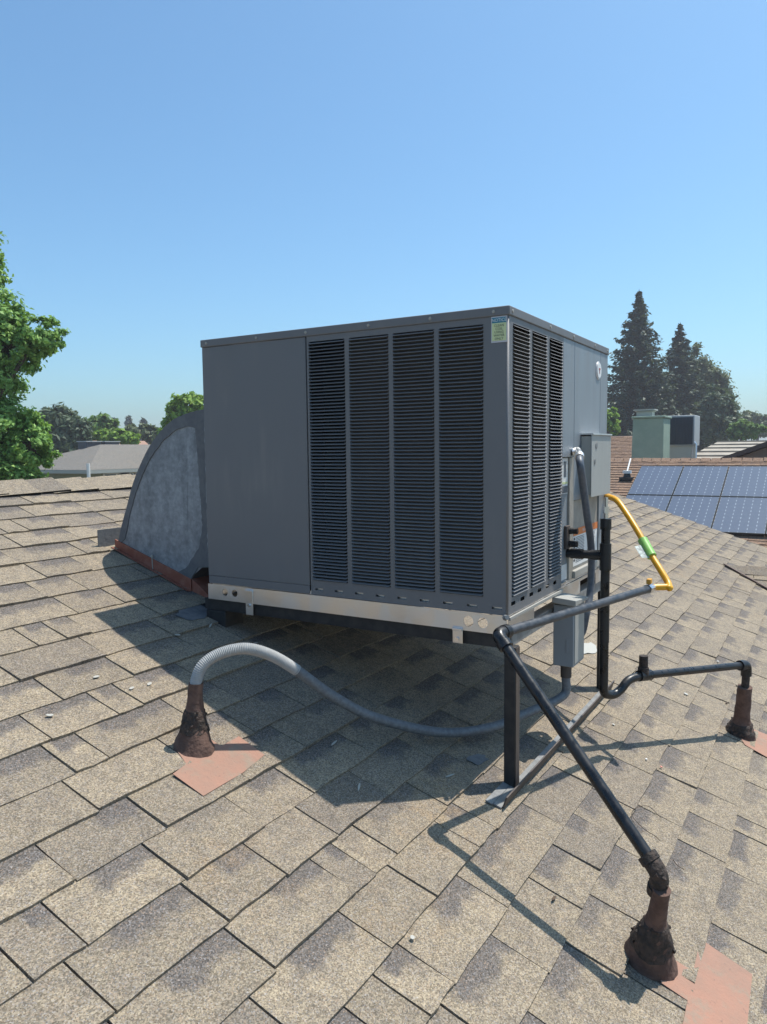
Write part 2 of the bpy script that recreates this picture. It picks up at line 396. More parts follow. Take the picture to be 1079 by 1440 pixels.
# main roof: deck sheet in its own frame, tabs as children
uE = YE*KS; uR = YR*KS
roof = bpy.data.objects.new('roof', bpy.data.meshes.new('roof')); COL.objects.link(roof); roof.parent = house
ROOFM = frame((0, 0, ZR), (1, 0, 0), (0, 1, S)); roof.matrix_local = Matrix.Translation((0, 0, -ZG)) @ ROOFM
mbd = MB(); mbd.box((X0, uE, -.045), (X1, uR-.005, -.004)); me = roof.data
me.from_pydata(mbd.v, [], mbd.f); me.materials.append(MATS['deck_dark'])
mb = MB(); zb = ZRI-S*(YB-YR)
mb.prism([(X0, YR+.004, ZRI-.004), (X0, YB, zb), (X0, YB, zb-.05), (X0, YR+.004, ZRI-.054)], (X1-X0, 0, 0)); mb.build('rear_roof', 'shingle_grey', house)
mb = MB(); mb.box((X0, YE-.03, ZR+S*YE-.2), (X1, YE-.002, ZR+S*YE+.0)); mb.build('fascia', 'brown_trim', house)
for x in (X1+.002, X0-.032):
    mb = MB(); mb.prism([(x, YE, ZR+S*YE-.01), (x, YR, ZRI-.01), (x, YR, ZRI-.19), (x, YE, ZR+S*YE-.19)], (.03, 0, 0)); mb.build('rake_board', 'brown_trim', house)
KEYS = {-4: [-.423, -.21, .065], -3: [-.547, -.287, -.10], -2: [-.738, -.44, .005], -1: [-1.062, -.765, -.554], 0: [-.984, -.69, -.605, -.504],
        1: [-1.252, -.969, -.777, -.573], 2: [-1.203, -.954, -.69], 3: [-1.125, -.88], 4: [-.962, -.664], 5: [-.824, -.522], 6: [-.89, -.68, -.59],
        7: [-.507], 8: [-.50], 9: [-.448], 10: [-.40], 11: [-.42, -.25], 12: [-.327], 13: [-.045], 14: [-.245, .03], 15: [-.122, .072]}
tabs = []; j0 = int((YE-.2265)/TW)+1
for j in range(j0, 18):
    r = random.Random(j*31+5); yt = .2265+TW*j; yb = yt-TW
    ks = widths_fill(KEYS.get(j, []), X0, X1, r)
    for i, (a, b) in enumerate(zip(ks[:-1], ks[1:])):
        cx, cy = (a+b)/2, (yb+yt)/2
        px, py, z = project((cx, cy, ZR+S*cy)); vis = z > .2 and -60 < px < 1140 and py < 1520
        # light, foreshortened size on screen
        size = (b-a)*TW/(z*z)*abs((Vector((cx, cy, ZR+S*cy))-CAM).normalized().dot(Vector((0, -S, 1)).normalized())) if vis else 0
        tabs.append((size, a, b, yb*KS, j, i, r.choice((.0055, .0065, .0075, .0085, .0095, .0108)), r.random(), r.uniform(-.003, .003)))
tabs.sort(reverse=True)
LN = TW*KS
variants = []
for k in range(8):
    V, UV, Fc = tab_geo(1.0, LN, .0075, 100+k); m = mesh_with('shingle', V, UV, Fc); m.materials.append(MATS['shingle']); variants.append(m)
V = []; UV = []; Fc = []; rn = []
for n, (sz, a, b, u0, j, i, th, rr, du) in enumerate(tabs):
    if n < 300:
        o = bpy.data.objects.new('shingle', variants[int(rr*8)]); COL.objects.link(o); o.parent = roof
        o.location = (a+.0025, u0+du, 0); o.scale = (b-a-.0050, 1, th/.0075); o.rotation_euler = (random.uniform(-.004, .004), 0, random.uniform(-.003, .003))
    else:
        v, uv, f = tab_geo(b-a-.0050, LN, th, rr, a+.0025, u0+du); o = len(V); V += v; UV += uv; Fc += [tuple(q+o for q in t) for t in f]; rn += [rr]*len(v)
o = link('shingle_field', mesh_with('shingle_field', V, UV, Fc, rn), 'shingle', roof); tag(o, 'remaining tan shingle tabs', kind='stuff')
# ridge cap shingles
capm = []
for k in range(4):
    r = random.Random(k+50); mb = MB(); wd = .145; L = .26
    def cap_pt(s, l, h):     # s across the ridge, l along it
        return (l, s, -abs(s)*S+h)
    rows = []
    for l, h in ((0, .016), (L*.6, .010), (L, .004)):
        rows.append([cap_pt(s+r.uniform(-.003, .003), l, h+(.010 if abs(s) < .01 else 0)+r.uniform(-.002, .002)) for s in (-wd, -wd*.55, 0, wd*.55, wd)])
    rows.insert(0, [(p[0], p[1], p[2]-.010) for p in rows[0]])
    V = [p for rw in rows for p in rw]; Fc = [(q*5+i+5, q*5+i+6, q*5+i+1, q*5+i) for q in range(3) for i in range(4)]
    b = len(V); V += [(p[0], p[1], p[2]-.016) for rw in rows[1:] for p in (rw[0],)]; Fc += [(5, 10, b+1, b), (10, 15, b+2, b+1)]
    UVc = [(.5, .3)]*len(V); m = mesh_with('ridge_shingle', V, UVc, Fc); m.materials.append(MATS['shingle']); capm.append(m)
cap = bpy.data.objects.new('ridge_cap', None); COL.objects.link(cap); cap.parent = house; cap.location = (0, YR, ZRI-ZG+.006)
x = X0; k = 0
while x < X1-.25:
    o = bpy.data.objects.new('ridge_shingle', capm[k % 4]); COL.objects.link(o); o.parent = cap; o.rotation_euler = (0, 0, math.pi); o.location = (x+.26, random.uniform(-.008, .008), random.uniform(-.002, .004)); x += .165; k += 1
# cross-gable wing with its own roof
XW, ZW, YW = 5.1, -.568, -.052
for sgn, nm in ((-1, 'wing_roof'), (1, 'wing_roof')):
    Lw = 3.0*KS; M = frame((XW+sgn*3.0, YW+.35 if sgn < 0 else -6.9, ZW-3.0*S), (0, -1 if sgn < 0 else 1, 0), (-sgn, 0, S))
    wr = bpy.data.objects.new(nm, bpy.data.meshes.new(nm)); COL.objects.link(wr); wr.parent = house; wr.matrix_local = Matrix.Translation((0, 0, -ZG)) @ M
    q = MB(); q.box((0, 0, -.045), (7.2, Lw-.004, -.006)); wr.data.from_pydata(q.v, [], q.f); wr.data.materials.append(MATS['deck_dark'])
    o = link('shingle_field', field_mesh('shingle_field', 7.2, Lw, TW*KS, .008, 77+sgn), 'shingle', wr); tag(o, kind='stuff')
mb = MB()
for k in range(24):
    y = YW+.12-k*.28; mb.prism([(XW-.13, y, ZW-.13*S+.012), (XW, y, ZW+.024), (XW+.13, y, ZW-.13*S+.012), (XW, y, ZW+.010)], (0, -.30, -.010))
tag(mb.build('wing_ridge', 'shingle', house), kind='stuff')
vd = Vector((-1, -1, -S)).normalized(); mb = MB(); p0 = Vector((XW, YW, ZW+.012)); sd = Vector((-1, 1, 0)).normalized()*.035
mb.prism([p0-sd*.1, p0+vd*4.2-sd*.1, p0+vd*4.2+sd+Vector((0, 0, .014)), p0+sd+Vector((0, 0, .014))], (0, 0, .008)); mb.build('valley_flashing', 'brown_trim', house)
# ------------------------------------------------------------------ rooftop unit
W, L, H = 1.112, 1.192, .90; ZB = -.058
unit = thing('rooftop_air_conditioner', 'large grey packaged air conditioner with louvered sides on a steel stand', 'air conditioner', (W/2, L/2, ZB))
mb = MB(); mb.box((.003, .003, 0), (W-.003, L-.003, .012)); mb.build('base_pan', 'galvanised', unit)
mb = MB(); o_ = .004; mb.box((-o_, -o_, H-.027), (W+o_, L+o_, H)); cover = mb.build('top_cover', 'unit_grey', unit, bevel=.003)
for x, y, nx, ny in [(-o_, y, -1, 0) for y in (.045, .25, .47, .716, .93, 1.165)]+[(x, -o_, 0, -1) for x in (.02, .36, .62, .9, 1.09)]:
    c = Vector((x, y, H-.014)); n = Vector((nx, ny, 0)); MB().tube([c, c+n*.003], [.0052, .004], 8).build('screw', 'unit_light', cover, smooth=40)
mb = MB(); mb.box((.30, .30, H+.0005), (.95, .95, H+.006)); mb.build('fan_deck', 'unit_grey', unit)
# plain side panels (left part of the long side and the hidden sides)
mb = MB(); mb.box((.0, .7215, .03), (.014, L, H-.0275)); sp_ = mb.build('side_panel', 'unit_grey', unit, bevel=.002)
mb = MB(); mb.box((.0005, .7225, .001), (.0028, L-.001, .0295)); mb.build('panel_lip', 'unit_grey', sp_, bevel=.001)
mb = MB(); mb.box((.016, L-.014, .013), (W-.001, L-.001, H-.0275)); mb.build('end_panel', 'unit_grey', unit)
mb = MB(); mb.box((W-.014, .016, .013), (W, L-.016, H-.0275)); mb.build('rear_panel', 'unit_grey', unit)
# louvered panels: sheets with real openings
def grid_plate(us, vs, holes, P):
    mb = MB(); us = sorted(set(us)); vs = sorted(set(vs))
    for a, b in zip(us[:-1], us[1:]):
        for c, d in zip(vs[:-1], vs[1:]):
            cu, cv = (a+b)/2, (c+d)/2
            if any(h[0] < cu < h[1] and h[2] < cv < h[3] for h in holes): continue
            mb.face([P(a, c), P(b, c), P(b, d), P(a, d)])
    return mb
VB, VT = .051, .854
colsA = [(.078, .223), (.239, .383), (.399, .547), (.564, .708)]
slotsA = [(.034+k*.081-.016, .034+k*.081+.016, .0165, .0235) for k in range(9)]
holes = [(a, b, VB, VT) for a, b in colsA]+slotsA
us = [.006, .716]+[h[i] for h in holes for i in (0, 1)]; vs = [.0, H-.0275]+[h[i] for h in holes for i in (2, 3)]
PA = grid_plate(us, vs, holes, lambda u, v: (0, u, v)); louA = PA.build('louvered_panel', 'unit_grey', unit, solid=.0015, weld=True)
for pl in (louA,):   # outward normals towards -x
    bm = bmesh.new(); bm.from_mesh(pl.data); bmesh.ops.recalc_face_normals(bm, faces=bm.faces)
    if bm.faces[:][0].normal.x > 0: bmesh.ops.reverse_faces(bm, faces=bm.faces)
    bm.to_mesh(pl.data); bm.free()
colsB = [(.034, .174), (.199, .336), (.365, .503)]
slotsB = [(.045+k*.079-.017, .045+k*.079+.017, .024, .036) for k in range(6)]
holes = [(a, b, VB, VT) for a, b in colsB]+slotsB
us = [.006, .512]+[h[i] for h in holes for i in (0, 1)]; vs = [.0, H-.0275]+[h[i] for h in holes for i in (2, 3)]
PB = grid_plate(us, vs, holes, lambda u, v: (u, 0, v)); louB = PB.build('louvered_panel', 'unit_grey', unit, solid=.0015, weld=True)
bm = bmesh.new(); bm.from_mesh(louB.data); bmesh.ops.recalc_face_normals(bm, faces=bm.faces)
if bm.faces[:][0].normal.y > 0: bmesh.ops.reverse_faces(bm, faces=bm.faces)
bm.to_mesh(louB.data); bm.free()
mb = MB()                                          # rounded corner between them
arc = [(.006-.006*math.cos(a), .006-.006*math.sin(a)) for a in [i*math.pi/12 for i in range(7)]]
for (a, b), (c, d) in zip(arc[:-1], arc[1:]): mb.face([(a, b, 0), (c, d, 0), (c, d, H-.0275), (a, b, H-.0275)])
mb.build('corner_edge', 'unit_grey', unit, smooth=60, weld=True, solid=.0015)
NL = 72; PIT = (VT-VB)/NL
prof = [(.0065, .0062), (.0020, .0054), (-.0035, .0032), (-.0058, .0010), (-.0052, .0002), (-.0008, .0024), (.0062, .0052)]   # (depth inwards, height)
def louver_geo(wd, P):
    mb = MB(); n = len(prof); e = .006
    secs = [(0, .0), (e*.4, .7), (e, 1.0), (wd-e, 1.0), (wd-e*.4, .7), (wd, .0)]
    for (s0, k0), (s1, k1) in zip(secs[:-1], secs[1:]):
        for i in range(n):
            a, b = prof[i], prof[(i+1) % n]
            q = lambda s, k, p: P(s, (p[0] if p[0] > 0 else p[0]*k), p[1]+(1-k)*.0035)
            mb.face([q(s0, k0, a), q(s1, k1, a), q(s1, k1, b), q(s0, k0, b)])
    return mb
lm = {}
for a, b in colsA:
    wd = b-a; key = round(wd, 3)
    g = louver_geo(wd, lambda s, d, h: (d, s, h)); me = bpy.data.meshes.new('louver'); me.from_pydata(g.v, [], g.f); me.materials.append(MATS['unit_grey'])
    for i in range(NL):
        o = bpy.data.objects.new('louver', me); COL.objects.link(o); o.parent = louA
        o.location = Vector((0, a, VB+i*PIT+.002))-Vector(unit.location)-Vector(louA.location)
mb = MB()
for a, b in colsB:
    for i in range(NL):
        z = VB+i*PIT+.002; g = louver_geo(b-a, lambda s, d, h: (a+s, d, z+h)); o = len(mb.v); mb.v += g.v; mb.f += [tuple(q+o for q in f) for f in g.f]; mb.mi += g.mi
tag(mb.build('louver_bank', 'unit_grey', louB), kind='stuff')
# inside: coil behind the louvers, black filler added to keep the openings dark
mb = MB(); mb.box((.040, .060, .02), (.075, .585, .86)); mb.box((.0765, .040, .02), (.52, .075, .86)); mb.build('condenser_coil', 'coil', unit)
mb = MB(); mb.box((.095, .095, .014), (.50, 1.1, .865)); mb.box((.02, .712, .02), (.09, .722, .86)); mb.box((.5125, .02, .02), (.5195, .10, .86)); mb.build('dark_filler', 'black_interior', unit)
mb = MB(); mb.box((.010, .012, .0125), (.028, .71, .026)); mb.build('bright_slot_strip', 'galvanised', unit)  # bright strip added behind the slots so they look lit
# service end of the short side
mb = MB(); mb.box((.5145, .0, .46), (.6455, .012, H-.0275)); mb.build('service_panel', 'unit_light', unit, bevel=.0015).data.materials[0] = MATS['box_steel']
mb = MB(); mb.box((.649, .0, .30), (1.000, .012, H-.0275)); mb.build('control_panel', 'box_steel', unit, bevel=.0015)
mb = MB(); mb.box((1.003, .0, .001), (W, .012, H-.0275)); mb.build('corner_panel', 'box_steel', unit, bevel=.0015)
mb = MB(); mb.box((.5205, .008, .0125), (.602, .018, .459)); rec = mb.build('recessed_panel', 'box_steel', unit)
mb = MB(); mb.box((.603, .0005, .013), (.655, .033, .459)); mb.build('post_channel', 'tan_flange', unit, bevel=.002)
mb = MB(); mb.box((.657, .006, .041), (1.002, .016, .299)); acc = mb.build('access_panel', 'tan_flange', unit, bevel=.002)
mb = MB(); mb.box((.645, -.010, .0125), (1.10, .020, .040)); mb.build('sill_flange', 'unit_light', unit, bevel=.002)
mb = MB(); mb.box((.560, -.004, .13), (.600, .0075, .215)); vb = mb.build('valve_plate', 'brown_steel', unit, bevel=.003)
for z in (.148, .195): MB().tube([(.590, -.0045, z), (.590, -.034, z)], [.012, .011], 12).build('valve_cap', 'black_pipe', vb, smooth=40)
mb = MB(); mb.box((.526, .0062, .33), (.596, .0075, .456)); lb = mb.build('sticker', 'white_label', rec)
mb = MB(); mb.box((.549, .0050, .39), (.576, .0058, .445)); mb.box((.528, .0050, .333), (.594, .0058, .358)); mb.build('sticker_print', 'conduit_grey', lb)
mb = MB(); mb.box((.528, .0050, .365), (.594, .0058, .372)); mb.build('sticker_band', 'notice_yellow', lb)
mb = MB(); mb.box((.526, .0062, .02), (.596, .0075, .075)); mb.build('sticker', 'white_label', rec)
mb = MB(); mb.box((.668, .0046, .052), (.998, .0058, .188)); wl = mb.build('warning_label', 'white_label', acc)
mb = MB(); mb.box((.668, .0036, .166), (.998, .0044, .192)); mb.build('label_header', 'orange_label', wl)
mb = MB(); r = random.Random(3)
for c0 in (.69, .84):
    z = .157
    while z > .062:
        x = c0+.012
        while x < c0+.118:
            l = r.uniform(.006, .02); mb.box((x, .0040, z), (min(x+l, c0+.12), .0045, z+.0022)); x += l+.004
        z -= .0058
for z in (.15, .12, .07): mb.box((.674, .0040, z), (.690, .0045, z+.009))
mb.build('label_print', 'label_ink', wl)
text = MB(); text_into(text, 'WARNING', .020, (.85, .0030, .172), (1, 0, 0), (0, 0, 1), sx=1.4); text.build('label_title', 'white_label', wl)
# round badge
mb = MB(); mb.tube([(.965, -.0002, .797), (.965, -.004, .797)], [.036, .034], 28); bd = mb.build('badge', 'badge_white', unit, smooth=40)
mb = MB(); mb.tube([(.965, -.0042, .797), (.965, -.0056, .797)], [.029, .029], 24); mb.build('badge_face', 'white_label', bd, smooth=40)
mb = MB(); mb.box((.955, -.0068, .800), (.975, -.0058, .806)); mb.box((.962, -.0068, .785), (.968, -.0058, .8)); mb.build('badge_mark', 'badge_red', bd)
# notice sticker
ex, ez = Vector((0, -1, 0)), Vector((0, 0, 1))
mb = MB(); mb.box((-.0014, .004, .798), (-.0003, .053, .872)); ns = mb.build('notice_sticker', 'badge_white', unit)
mb = MB(); mb.box((-.0024, .0065, .803), (-.0016, .0505, .853)); mb.build('notice_field', 'notice_yellow', ns)
mb = MB(); mb.box((-.0024, .0065, .8535), (-.0016, .0505, .8685)); mb.build('notice_header', 'notice_teal', ns)
mb = MB(); text_into(mb, 'NOTICE', .0135, (-.0030, .0285, .8565), ex, ez, sx=.92); mb.build('notice_title', 'white_label', ns)
mb = MB()
for k, tx in enumerate(('CLEAN', 'COIL', 'USING', 'WATER', 'ONLY')): text_into(mb, tx, .0098, (-.0030, .0285, .8425-.0093*k), ex, ez)
mb.build('notice_print', 'label_ink', ns)
# base rails with round lifting holes and a fork opening
def rail_plate(P, u0, u1, v0, v1, circles, rects=()):
    mb = MB(); cuts = [u0, u1]; hs = []
    for (c, d, r_) in circles: cuts += [c-r_*1.3, c+r_*1.3]; hs.append((c-r_*1.3, c+r_*1.3, d-r_*1.3, d+r_*1.3))
    vsx = [v0, v1]
    for h in hs: vsx += [h[2], h[3]]
    for q in rects: cuts += [q[0], q[1]]; vsx += [q[2], q[3]]
    allh = hs+list(rects); cuts = sorted(set(cuts)); vsx = sorted(set(x for x in vsx if v0 <= x <= v1))
    for a, b in zip(cuts[:-1], cuts[1:]):
        for c, d in zip(vsx[:-1], vsx[1:]):
            if any(h[0] < (a+b)/2 < h[1] and h[2] < (c+d)/2 < h[3] for h in allh): continue
            mb.face([P(a, c), P(b, c), P(b, d), P(a, d)])
    for c, d, r_ in circles:
        N = 24; k = r_*1.3
        for i in range(N):
            a0, a1 = 2*math.pi*i/N, 2*math.pi*(i+1)/N
            def sq(a): m = max(abs(math.cos(a)), abs(math.sin(a))); return (c+k*math.cos(a)/m, d+k*math.sin(a)/m)
            mb.face([P(c+r_*math.cos(a0), d+r_*math.sin(a0)), P(*sq(a0)), P(*sq(a1)), P(c+r_*math.cos(a1), d+r_*math.sin(a1))])
    return mb
cir = [(1.108, -.027, .0135), (1.061, -.027, .0135), (.125, -.028, .0165), (.078, -.028, .0165)]
r1_ = rail_plate(lambda u, v: (-.002, u, v), .002, L, ZB, -.001, cir).build('base_rail', 'galvanised', unit, solid=.002, weld=True)
r2_ = rail_plate(lambda u, v: (u, -.002, v), .002, W, ZB, -.001, [], [(.225, .445, ZB-.01, -.012), (.74, .96, ZB-.01, -.012)]).build('base_rail', 'galvanised', unit, solid=.002, weld=True)
mb = MB(); mb.box((.02, L-.004, ZB), (W, L-.001, -.001)); mb.build('base_rail', 'galvanised', unit)
mb = MB(); mb.box((W-.004, .02, ZB), (W-.001, L-.02, -.001)); mb.build('base_rail', 'galvanised', unit)
mb = MB(); mb.box((-.006, -.011, -.012), (.50, -.0045, -.002)); mb.build('drip_lip', 'unit_light', unit, bevel=.001)
for y, z0, z1 in ((.99, -.1, -.004), (.16, -.1, -.048)):
    mb = MB(); mb.box((-.0065, y-.017, z0), (-.0045, y+.017, z1)); mb.box((-.0125, y-.016, z1-.012), (-.0070, y+.016, z1-.004)); c_ = mb.build('hold_down_clip', 'galvanised', unit, bevel=.001)
    mb = MB(); mb.tube([(-.0067, y, (z0+z1)/2-.012), (-.0115, y, (z0+z1)/2-.012)], [.007, .006], 8); mb.build('screw', 'chrome', c_)
mb = MB(); c = Vector((-.006, .006, -.004)); mb.tube([c, c+Vector((-.012, -.012, .004))], [.009, .007], 8); mb.build('corner_bolt', 'zinc_paint', unit, smooth=40)
# ------------------------------------------------------------------ steel stand
stand = thing('steel_stand', 'black and grey angle iron stand under the air conditioner, footed on shingles', 'stand', (.05, 0, roofz(0, 0)))
ZS = ZB-.001; BT = .042
for x in (.006, 1.104):
    mb = MB(); mb.box((x, .0, ZS-BT), (x+.005, 1.22, ZS)); mb.box((x+.0055, .0, ZS-.006), (x+.04, 1.22, ZS-.001)); mb.build('long_beam', 'black_steel', stand, bevel=.001)
for y in (.006, 1.16):
    mb = MB(); mb.box((.047, y, ZS-.045), (1.102, y+.005, ZS-.001)); mb.box((.047, y+.0055, ZS-.0065), (1.102, y+.04, ZS-.0015)); mb.build('cross_beam', 'zinc_paint', stand, bevel=.001)
for x in (.036, 1.100):
    zf = roofz(0, .0)
    mb = MB(); mb.box((x, -.010, zf+.012), (x+.036, .026, ZS-BT-.001)); p_ = mb.build('post', 'black_steel', stand, bevel=.003)
    mb = MB(); mb.box((x+.003, -.0125, zf+.016), (x+.033, -.0105, ZS-BT-.004)); mb.build('post_face', 'brown_steel', p_)
    zz = roofz(0, 1.17); mb = MB(); mb.box((x-.03, 1.12, zz-.03), (x+.07, 1.215, ZS-BT-.0015)); mb.build('sleeper_block', 'black_steel', stand, bevel=.003)
M = Matrix(((1, 0, 0, 0), (0, 1/KS, -S/KS, 0), (0, S/KS, 1/KS, ZR), (0, 0, 0, 1)))
mb = MB(); mb.box((-.088, -.021, .010), (1.17, -.016, .048), M=M); mb.build('foot_angle', 'brown_steel', stand, bevel=.001)
mb = MB(); mb.box((-.095, -.0155, .009), (1.17, .010, .0145), M=M); mb.box((-.1, .0105, .009), (.10, .034, .0140), M=M); mb.build('foot_plate', 'zinc_paint', stand, bevel=.001)
# ------------------------------------------------------------------ duct elbow
duct = thing('duct_elbow', 'galvanised duct elbow curving from the unit end down into the roof', 'duct', (.5, 1.5, roofz(0, 1.5)))
XA, XB = .12, 1.0
out_px = [(262, 582), (245, 590), (230, 603), (213, 625), (200, 650), (188, 680), (180, 710), (172, 740), (166, 768)]
outer = [(1.21, .663), (1.32, .656)]+[tuple(on_axis(x, y, 0, XA))[1:] for x, y in out_px]
outer = [(p.y, p.z) for p in catmull([(0, a, b) for a, b in outer], 4)]
yl = outer[-1][0]
low = [(yl, roofz(0, yl)-.02), (1.42, roofz(0, 1.42)-.02)]
thr = [(1.42, -.045), (1.385, .0), (1.34, .032), (1.293, .040), (1.21, .03)]
poly = outer+low[0:1]+low[1:]+thr
mb = MB(); n_ = len(poly)
bm = bmesh.new(); vs_ = [bm.verts.new((XA, a, b)) for a, b in poly]; bm.faces.new(vs_); bmesh.ops.triangulate(bm, faces=bm.faces)
me = bpy.data.meshes.new('side_sheet'); bm.to_mesh(me); bm.free()
me.transform(Matrix.Translation(-Vector(duct.location))); sd_ = link('side_sheet', me, 'duct_metal', duct)
md = sd_.modifiers.new('Solidify', 'SOLIDIFY'); md.thickness = .002; md.offset = 0
sd2 = sd_.copy(); COL.objects.link(sd2); sd2.location = (XB-XA, 0, 0)
mb = MB()
for (a, b), (c, d) in zip(poly[:-1], poly[1:]): mb.face([(XA+.001, a, b), (XA+.001, c, d), (XB-.001, c, d), (XB-.001, a, b)])
mb.build('wrapper_sheet', 'sealant_grey', duct, smooth=40, weld=True)
# coated border of the side sheet, proud of the bare metal
in_px = [(281, 604), (262, 600), (235, 615), (210, 650), (190, 700), (177, 757)]
inn = [tuple(on_axis(x, y, 0, XA))[1:] for x, y in in_px]; inn = [(p.y, p.z) for p in catmull([(0, a, b) for a, b in inn], 5)]
mb = MB(); xo = XA-.0045; N = 40
def resample(pl, n):
    d = [0]
    for (a, b), (c, e) in zip(pl[:-1], pl[1:]): d.append(d[-1]+math.hypot(c-a, e-b))
    return [(float(np.interp(d[-1]*i/n, d, [p[0] for p in pl])), float(np.interp(d[-1]*i/n, d, [p[1] for p in pl]))) for i in range(n+1)]
oo, ii = resample(outer, N), resample(inn, N); rb = random.Random(2)
ii = [(a+rb.uniform(-.002, .002), b+rb.uniform(-.002, .002)) for a, b in ii]
for k in range(N): mb.face([(xo, *oo[k]), (xo, *oo[k+1]), (xo, *ii[k+1]), (xo, *ii[k])])
vr = resample([(1.352, .60), (1.338, .367), (1.330, .198), (1.352, .111), (1.425, .025), (1.475, .002)], N); vo = resample([(1.205, .665), (1.205, .34), (1.205, .1), (1.205, .045), (1.36, .03), (1.43, -.055)], N)
vr = [(a+rb.uniform(-.0025, .0025), b) for a, b in vr]
for k in range(N): mb.face([(xo-.0008, *vr[k]), (xo-.0008, *vr[k+1]), (xo-.0008, *vo[k+1]), (xo-.0008, *vo[k])])
bs_ = mb.build('sealed_border', 'sealant_grey', duct, weld=True, solid=.003)
mb = MB(); mb.box((.085, 1.194, .02), (.115, 1.213, .665)); mb.box((.07, 1.194, .03), (.116, 1.2, .66)); mb.build('joint_flange', 'sealant_grey', duct, bevel=.002)
rb = random.Random(9); mb = MB()
mb.tube([(xo-.001, 1.30+rb.uniform(-.003, .003), .62-.014*k) for k in range(40)], [rb.uniform(.0015, .004) for k in range(40)], 6); mb.build('sealant_bead', 'duct_metal', duct, smooth=60)
mb = MB(); y0, y1 = 1.40, yl+.01                     # red painted curb
def rz(y): return roofz(0, y)
mb.prism([(XA-.008, y0, rz(y0)-.01), (XA-.008, y1, rz(y1)-.01), (XA-.008, y1, rz(y1)+.042), (XA-.008, y0, rz(y0)+.055)], (.006, 0, 0))
mb.prism([(XA-.008, y0, rz(y0)+.003), (XA-.008, y1, rz(y1)+.003), (XA-.03, y1, rz(y1)+.009), (XA-.03, y0, rz(y0)+.009)], (0, 0, .003))
mb.prism([(XA-.0015, y0, rz(y0)-.01), (XA-.0015, y0-.13, rz(y0-.13)-.01), (XA-.0015, y0-.13, rz(y0-.13)+.012), (XA-.0015, y0, rz(y0)+.055)], (.5, 0, 0))
mb.build('curb_flashing', 'red_flashing', duct, bevel=.001)
pa = on_axis(139, 778, 1, yl+.03); pb = on_axis(166, 742, 1, yl+.03)
mb = MB(); yy = yl+.03; mb.box((pa.x, yy, roofz(0, yy)-.01), (XA+.10, yy+.004, pb.z)); mb.build('gusset_plate', 'sealant_grey', duct)
mb = MB(); c = on_axis(214, 782, 0, XA-.009); mb.tube([c, c+Vector((-.004, 0, 0))], .006, 8); mb.tube([c+Vector((-.001, 0, -.003)), c+Vector((-.001, -.002, -.055))], .0022, 6); mb.build('screw', 'scrap_pale', duct)
# ------------------------------------------------------------------ pipe boots with flashing sheets
def roof_poly(px, h, th, mb): mb.prism([on_roof(x, y, h) for x, y in px], Vector((0, -S, 1)).normalized()*th)
def boot(label, base, top, prof_, plate_px, seed, dark_from):
    b, t_ = Vector(base), Vector(top); ax = (t_-b); Lb = ax.length; ax.normalize()
    root = thing('pipe_boot', label, 'pipe boot', b, 'mastic-covered pipe boots')
    r = random.Random(seed); a = ax.orthogonal().normalized(); c = ax.cross(a); sides = 28
    prof_ = [tuple(x) for x in prof_]; hs = np.linspace(0, 1, 26); rs = np.interp(hs, [p[0] for p in prof_], [p[1] for p in prof_])
    def ring(k, sc=1.0, jit=.0):
        out = []
        for j in range(sides):
            an = 2*math.pi*j/sides; rr = rs[k]*sc*(1+jit*(math.sin(an*3+k*.7+seed)*.5+r.uniform(-.6, .6)))
            p = b+ax*Lb*hs[k]+(a*math.cos(an)+c*math.sin(an))*rr
            if k == 0: p.z = roofz(p.x, p.y)-.004
            out.append(p)
        return out
    def skin(name, mat, k0, k1, sc, jit):
        mb = MB(); rg = [ring(k, sc, jit) for k in range(k0, k1)]
        for q in rg: mb.v += [tuple(p) for p in q]
        for k in range(len(rg)-1):
            for j in range(sides): mb.f.append((k*sides+j, k*sides+(j+1) % sides, (k+1)*sides+(j+1) % sides, (k+1)*sides+j)); mb.mi.append(0)
        e = (len(rg)-1)*sides; mb.f.append(tuple(e+j for j in range(sides))); mb.mi.append(0)
        return mb.build(name, mat, root, smooth=75)
    skin('cone', 'boot_rust', 0, 26, 1.0, .05)
    ms = skin('mastic_collar', 'mastic', int(dark_from[0]*26), int(dark_from[1]*26), 1.045, .09)
    mb = MB()
    for k in range(10):
        h = r.uniform(*dark_from); an = r.uniform(0, 6.28); rr = float(np.interp(h, hs, rs))*1.08
        p = b+ax*Lb*h+(a*math.cos(an)+c*math.sin(an))*rr; q = p+Vector((r.uniform(-1, 1), r.uniform(-1, 1), r.uniform(-1, .3)))*.006
        mb.tube([p, (p+q)/2, q], [.005, .004, .0015], 6)
    tag(mb.build('mastic_crumb', 'mastic', ms, smooth=75), kind='stuff')
    mb = MB(); roof_poly(plate_px, .0095, .0016, mb); mb.build('flashing_sheet', 'pink_flashing', root)
    return root
bA = on_roof(272, 1053); tA = Vector((-.605, .664, -.135))
boot('brick red pipe boot that the arching flexible conduit enters', bA, tA, [(0, .060), (.08, .052), (.3, .037), (.55, .027), (.75, .0205), (1, .0195)],
     [(296, 1040), (311, 1050), (336, 1036), (372, 1062), (342, 1087), (286, 1120), (243, 1089), (262, 1075), (250, 1058), (270, 1036)], 1, (.30, .62))
bB = on_roof(912, 1352); tB = Vector((-.377, -.512, -.487))
boot('lumpy black mastic pipe boot under the slanting gas pipe', bB, tB, [(0, .066), (.08, .058), (.25, .046), (.45, .034), (.6, .022), (.8, .0195), (1, .0195)],
     [(926, 1366), (945, 1348), (975, 1367), (985, 1321), (1058, 1371), (1047, 1480), (952, 1480), (967, 1408), (930, 1383)], 2, (.26, .60))
bC = on_roof(1041, 1034); tC = Vector((1.322, -.530, -.505))
